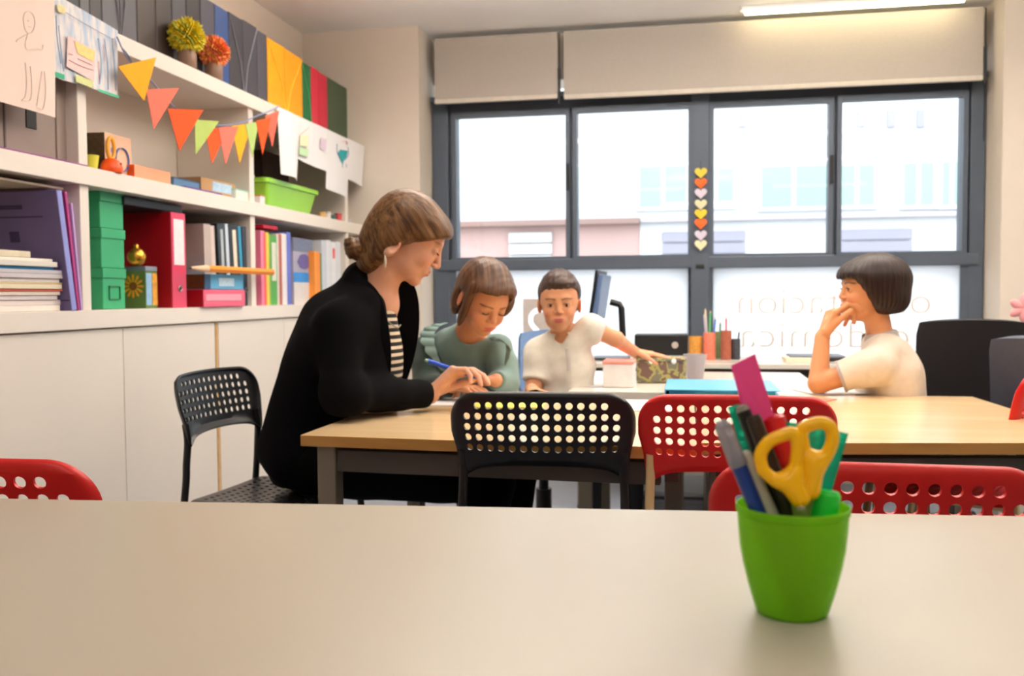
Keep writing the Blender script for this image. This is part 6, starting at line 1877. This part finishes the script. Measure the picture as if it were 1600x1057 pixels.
# ============================================================ the boy in the middle
broot = person('small boy with short dark hair in a white polo, arm stretched over the table', (-.43, 3.30, .42))
YB = 3.16
HB = frame(UY(874, 474, YB), Vector((.10, -.985, -.10)), Vector((.0, -.10, 1)), .86)
skb = skin_mat('skin_boy', '#d0906c')
nb = UY(880, 528, YB + .04); nt_ = Vector(L2W(HB, (-.02, 0, -.07)))
bsL, bsR = UY(842, 552, YB + .05), UY(922, 512, YB + .03)
bel, bwr = UY(832, 618, YB - .02), Vector((-.50, 3.0, .66))
bel2, bwr2 = UY(962, 530, YB + .05), UY(992, 551, YB + .20)
pr_ = head_prims(HB, True) + [('u', cone(nb, nt_, .038, .037), .014), ('u', ell(UY(880, 580, YB + .05), (.09, .065, .11)), .03), ('u', cone(bsL, nb, .028, .034), .02), ('u', cone(bsR, nb, .028, .034), .02)]
pr_ += arm_prims(bsL, bel, bwr, .033, .029, .022) + arm_prims(bsR, bel2, bwr2, .034, .027, .020)
pr_ += hand_prims(bwr2, Vector((.97, .15, -.10)), Vector((0, .1, -1)), -1, .76, curl=(.10, .10, .12, .15), spread=.12)
pr_ += hand_prims(bwr, Vector((.6, -.7, -.1)), Vector((0, 0, -1)), -1, .76, curl=(.3, .3, .3, .3))
lo_, hi_ = bbox([L2W(HB, (x, y, z)) for x in (-.12, .12) for y in (-.1, .1) for z in (-.12, .13)] + [bsL, bsR, bel, bwr, bel2, bwr2 + Vector((.15, .03, 0)), UY(880, 620, YB)], .04)
put(sdf_mesh('body', pr_, lo_, hi_, .0030, skb, colf=skin_color(HB, '#d49872', '#b8555a', '#cf7a60', '#3a2a22')), broot)
_e0 = set(COL.objects); eyes(HB, None, '#33231a', closed=0)
for o in set(COL.objects) - _e0: put(o, broot)
hp_ = [('u', hell(HB, (-.020, 0, .040), (.104, .086, .090)), 0), ('u', hell(HB, (-.050, 0, -.005), (.058, .076, .070)), .02), ('u', hell(HB, (.052, .012, .082), (.040, .060, .024)), .015), ('u', hell(HB, (.010, 0, .100), (.060, .050, .034)), .02),
       ('s', rbox(L2W(HB, (.120, 0, -.045)), A3((.090, .10, .104)) * HB[2], HB[1] @ np.array(Matrix.Rotation(.10, 3, 'X')), .03), .008), ('s', hell(HB, (-.004, .098, -.014), (.028, .03, .036)), .006), ('s', hell(HB, (-.004, -.098, -.014), (.028, .03, .036)), .006)]
hairb = hair_mat('hair_dark_brown', '#2a1c17', '#57423a', (14, 3, 3))
lo_, hi_ = bbox([L2W(HB, (x, y, z)) for x in (-.14, .12) for y in (-.11, .11) for z in (-.12, .16)], .01)
h = sdf_mesh('hair', hp_, lo_, hi_, .003, hairb, disp=groove(HB, sg, .0008, 260)); hair_attr(h, HB, strand_front); put(h, broot)
polo = cloth_mat('white_polo', '#e9e3d6')
grey_trim = cloth_mat('grey_trim', '#b3aaa6')
def polo_shirt(root, torso, armsegs, neckcut, bbpts, seed, m=polo):
    P = list(torso)
    for a, b, r1, r2 in armsegs: P += [('u', cone(a, a + (b - a) * .4, r1, r1 * .95), .03), ('u', cyl(a + (b - a) * .2, b, r1 * .95, r2, .005), .02)]
    P += neckcut
    lo_, hi_ = bbox(bbpts, .11)
    return put(sdf_mesh('polo_shirt', P, lo_, hi_, .0042, m, disp=folds(.0035, 55, seed)), root)
se1 = bsL + (bel - bsL) * .68; se2 = bsR + (bel2 - bsR) * .42
polo_shirt(broot, [('u', ell(UY(881, 575, YB + .06), (.112, .080, .12)), 0), ('u', ell(UY(878, 640, YB + .08), (.115, .09, .13)), .05), ('u', ell(UY(884, 532, YB + .05), (.085, .06, .045)), .03), ('u', cone(nb + Vector((.02, .01, -.02)), bsR, .042, .040), .03), ('u', cone(nb + Vector((-.02, .01, -.02)), bsL, .045, .046), .03)],
           [(bsL, se1, .047, .043), (bsR, se2, .040, .041)], [('s', cone(nb - Vector((0, .01, .0)), nb + (nt_ - nb) * 1.5, .038, .05), .006)], [bsL, bsR, se1, se2, UY(880, 690, YB + .06)], 21)
def collar(root, c, axis, r, h, m, gap_dir, gap=.5):
    axis = Vector(axis).normalized(); g = Vector(gap_dir); g = (g - axis * g.dot(axis)).normalized(); s = axis.cross(g)
    bm = bmesh.new(); rings = []
    n = 28
    for k in range(n + 1):
        a = gap + (2 * PI - 2 * gap) * k / n; d = g * math.cos(a) + s * math.sin(a)
        p = Vector(c) + d * r; rings.append([bm.verts.new(p + axis * h * .5), bm.verts.new(p + d * .010 + axis * h * .35), bm.verts.new(p + d * .018 - axis * h * .6)])
    for A, D in zip(rings, rings[1:]):
        for k in range(2): bm.faces.new((A[k], A[k + 1], D[k + 1], D[k]))
    solidify(bm, .003); bmesh.ops.recalc_face_normals(bm, faces=list(bm.faces))
    return put(mobj('collar', bm, m, None, 60), root)
collar(broot, nb + Vector((0, -.002, .012)), (nt_ - nb), .042, .030, polo, (0, -1, 0))
pk = [UY(886, 545, YB - .03), UY(888, 562, YB - .035), UY(889, 580, YB - .035)]
put(mobj('button_placket', tube(bmesh.new(), pk, .008, 6, flat=(1, .25)), grey_trim), broot)
sh_m = cloth_mat('grey_shorts', '#5c6472')
lg = []
for x in (-.49, -.35): lg += [('u', cone((x, 3.32, .47), (x + .17, 3.14, .47), .062, .052), .02)]
lg += [('u', ell((-.42, 3.32, .48), (.11, .10, .08)), .03)]
put(sdf_mesh('shorts', lg, (-.75, 3.0, .36), (-.1, 3.5, .62), .007, sh_m), broot)
for x, y in ((-.32, 3.10), (-.18, 3.10)):
    P = [('u', cone((x, y + .02, .46), (x + .0, y + .03, .30), .042, .032), 0)]
    put(sdf_mesh('lower_leg', P, (x - .1, y - .1, .2), (x + .12, y + .14, .55), .006, mat('skin_leg', '#b97f60', .6)), broot)
    put(sdf_mesh('sock', [('u', cone((x, y + .03, .24), (x, y + .03, .345), .034, .038), 0)], (x - .1, y - .1, .15), (x + .12, y + .14, .45), .006, mat('dark_sock', '#14151a', .8)), broot)
    shoe(broot, (x, y + .04, .17), (.2, -1, 0), mat('dark_shoe', '#17161a', .5), .8)

# ============================================================ the child in the polo shirt on the right
kroot = person('child with dark bowl-cut hair in a cream polo, hand at mouth, elbow on the table', (.64, 3.15, .42))
YK = 3.12
HK = frame(UY(1358, 455, YK), dirv(180 + 12, 2), Vector((-.02, 0, 1)), .90)
skk = skin_mat('skin_child', '#cf8f62')
nb = UY(1376, 532, YK + .01); nt_ = Vector(L2W(HK, (-.022, 0, -.06)))
ksN, ksF = UY(1368, 572, YK - .12), UY(1372, 560, YK + .13)
kel = UY(1279, 603, YK - .10); kel.z = max(kel.z, .690); kwr = UY(1285, 527, YK - .06)
kel2 = Vector((.60, YK + .20, .68)); kwr2 = Vector((.50, YK + .10, .58))
pr_ = head_prims(HK, True, ear=(-.006, -.020)) + [('u', cone(nb, nt_, .040, .040), .016), ('u', ell(UY(1388, 590, YK), (.075, .10, .11)), .03), ('u', cone(ksN, nb, .028, .036), .02), ('u', cone(ksF, nb, .028, .036), .02)]
pr_ += arm_prims(ksN, kel, kwr, .036, .031, .023) + arm_prims(ksF, kel2, kwr2, .034, .030, .022)
hdk = (UY(1300, 488, YK - .05) - kwr).normalized()
pr_ += hand_prims(kwr, hdk, Vector((.92, .25, -.1)), -1, .98, curl=(.62, .95, 1.1, 1.15), thumb=(.35, .1), spread=.03)
pr_ += hand_prims(kwr2, Vector((-1, -.1, 0)), Vector((0, 0, -1)), 1, .78, curl=(.3, .3, .3, .3))
lo_, hi_ = bbox([L2W(HK, (x, y, z)) for x in (-.12, .12) for y in (-.1, .1) for z in (-.12, .13)] + [ksN, ksF, kel, kwr, kel2, kwr2 - Vector((.15, 0, 0)), kwr + hdk * .15, UY(1388, 640, YK)], .05)
put(sdf_mesh('body', pr_, lo_, hi_, .0030, skk, colf=skin_color(HK, '#d49466', '#bd5e58', '#d07a58', '#33221a')), kroot)
_e0 = set(COL.objects); eyes(HK, None, '#2e1c12', closed=0)
for o in set(COL.objects) - _e0: put(o, kroot)
hp_ = [('u', hell(HK, (-.024, 0, .040), (.122, .102, .096)), 0), ('u', hell(HK, (-.052, 0, -.018), (.088, .094, .078)), .02), ('u', hell(HK, (.050, 0, .050), (.060, .084, .046)), .02),
       ('u', hell(HK, (-.010, -.076, .000), (.060, .022, .060)), .02), ('u', hell(HK, (-.010, .076, .000), (.060, .022, .060)), .02),
       ('s', rbox(L2W(HK, (.112, 0, -.078)), A3((.100, .14, .090)) * HK[2], HK[1] @ np.array(Matrix.Rotation(.62, 3, 'Y')), .02), .008),
       ('s', rbox(L2W(HK, (-.03, 0, -.155)), A3((.14, .14, .070)) * HK[2], HK[1] @ np.array(Matrix.Rotation(.12, 3, 'Y')), .012), .012)]
hairk = hair_mat('hair_black_brown', '#140c0a', '#34211a', (3, 16, 3))
def strand_bowl(q): return np.stack([q[:, 2] * .3, np.arctan2(q[:, 1], q[:, 0] + .02) * .12, q[:, 0] * .2], 1)
lo_, hi_ = bbox([L2W(HK, (x, y, z)) for x in (-.16, .13) for y in (-.12, .12) for z in (-.14, .16)], .01)
h = sdf_mesh('hair', hp_, lo_, hi_, .003, hairk, disp=groove(HK, lambda q: np.stack([q[:, 2], np.arctan2(q[:, 1], q[:, 0] + .02) * .12, q[:, 2] * .1], 1), .0010, 330)); hair_attr(h, HK, strand_bowl); put(h, kroot)
polo2 = cloth_mat('cream_polo', '#ded2c0')
sk1 = ksN + (kel - ksN) * .62; sk2 = ksF + (kel2 - ksF) * .6
polo_shirt(kroot, [('u', ell(UY(1390, 590, YK), (.100, .125, .12)), 0), ('u', ell(UY(1393, 650, YK), (.105, .12, .13)), .05), ('u', ell(UY(1384, 545, YK), (.065, .10, .045)), .03), ('u', cone(nb + Vector((.0, -.02, -.02)), ksN, .045, .050), .03), ('u', cone(nb + Vector((.0, .02, -.02)), ksF, .045, .05), .03)],
           [(ksN, sk1, .052, .050), (ksF, sk2, .052, .050)], [('s', cone(nb - Vector((0, .0, .0)), nb + (nt_ - nb) * 1.5, .040, .052), .006)], [ksN, ksF, sk1, sk2, UY(1390, 700, YK)], 31, polo2)
collar(kroot, nb + Vector((-.004, 0, .012)), (nt_ - nb), .045, .032, grey_trim, (-1, 0, 0))
dd = (kel - ksN).normalized()
put(mobj('sleeve_trim', tube(bmesh.new(), [sk1 - dd * .008, sk1 + dd * .001], [.0512, .0508], 28), grey_trim, None, 40), kroot)
lg = []
for y in (3.06, 3.24): lg += [('u', cone((.66, y, .47), (.36, y, .47), .065, .054), .02), ('u', cone((.36, y, .47), (.40, y + .01, .09), .050, .034), .02)]
lg += [('u', ell((.67, 3.15, .48), (.11, .13, .08)), .03)]
put(sdf_mesh('trousers', lg, (.24, 2.9, .05), (.85, 3.4, .62), .007, trg), kroot)
for y in (3.06, 3.25): shoe(kroot, (.41, y, 0), (-1, 0, 0), mat('dark_shoe', '#17161a', .5), .8)
stool('low wooden stool under the child in the cream polo', .66, 3.15)
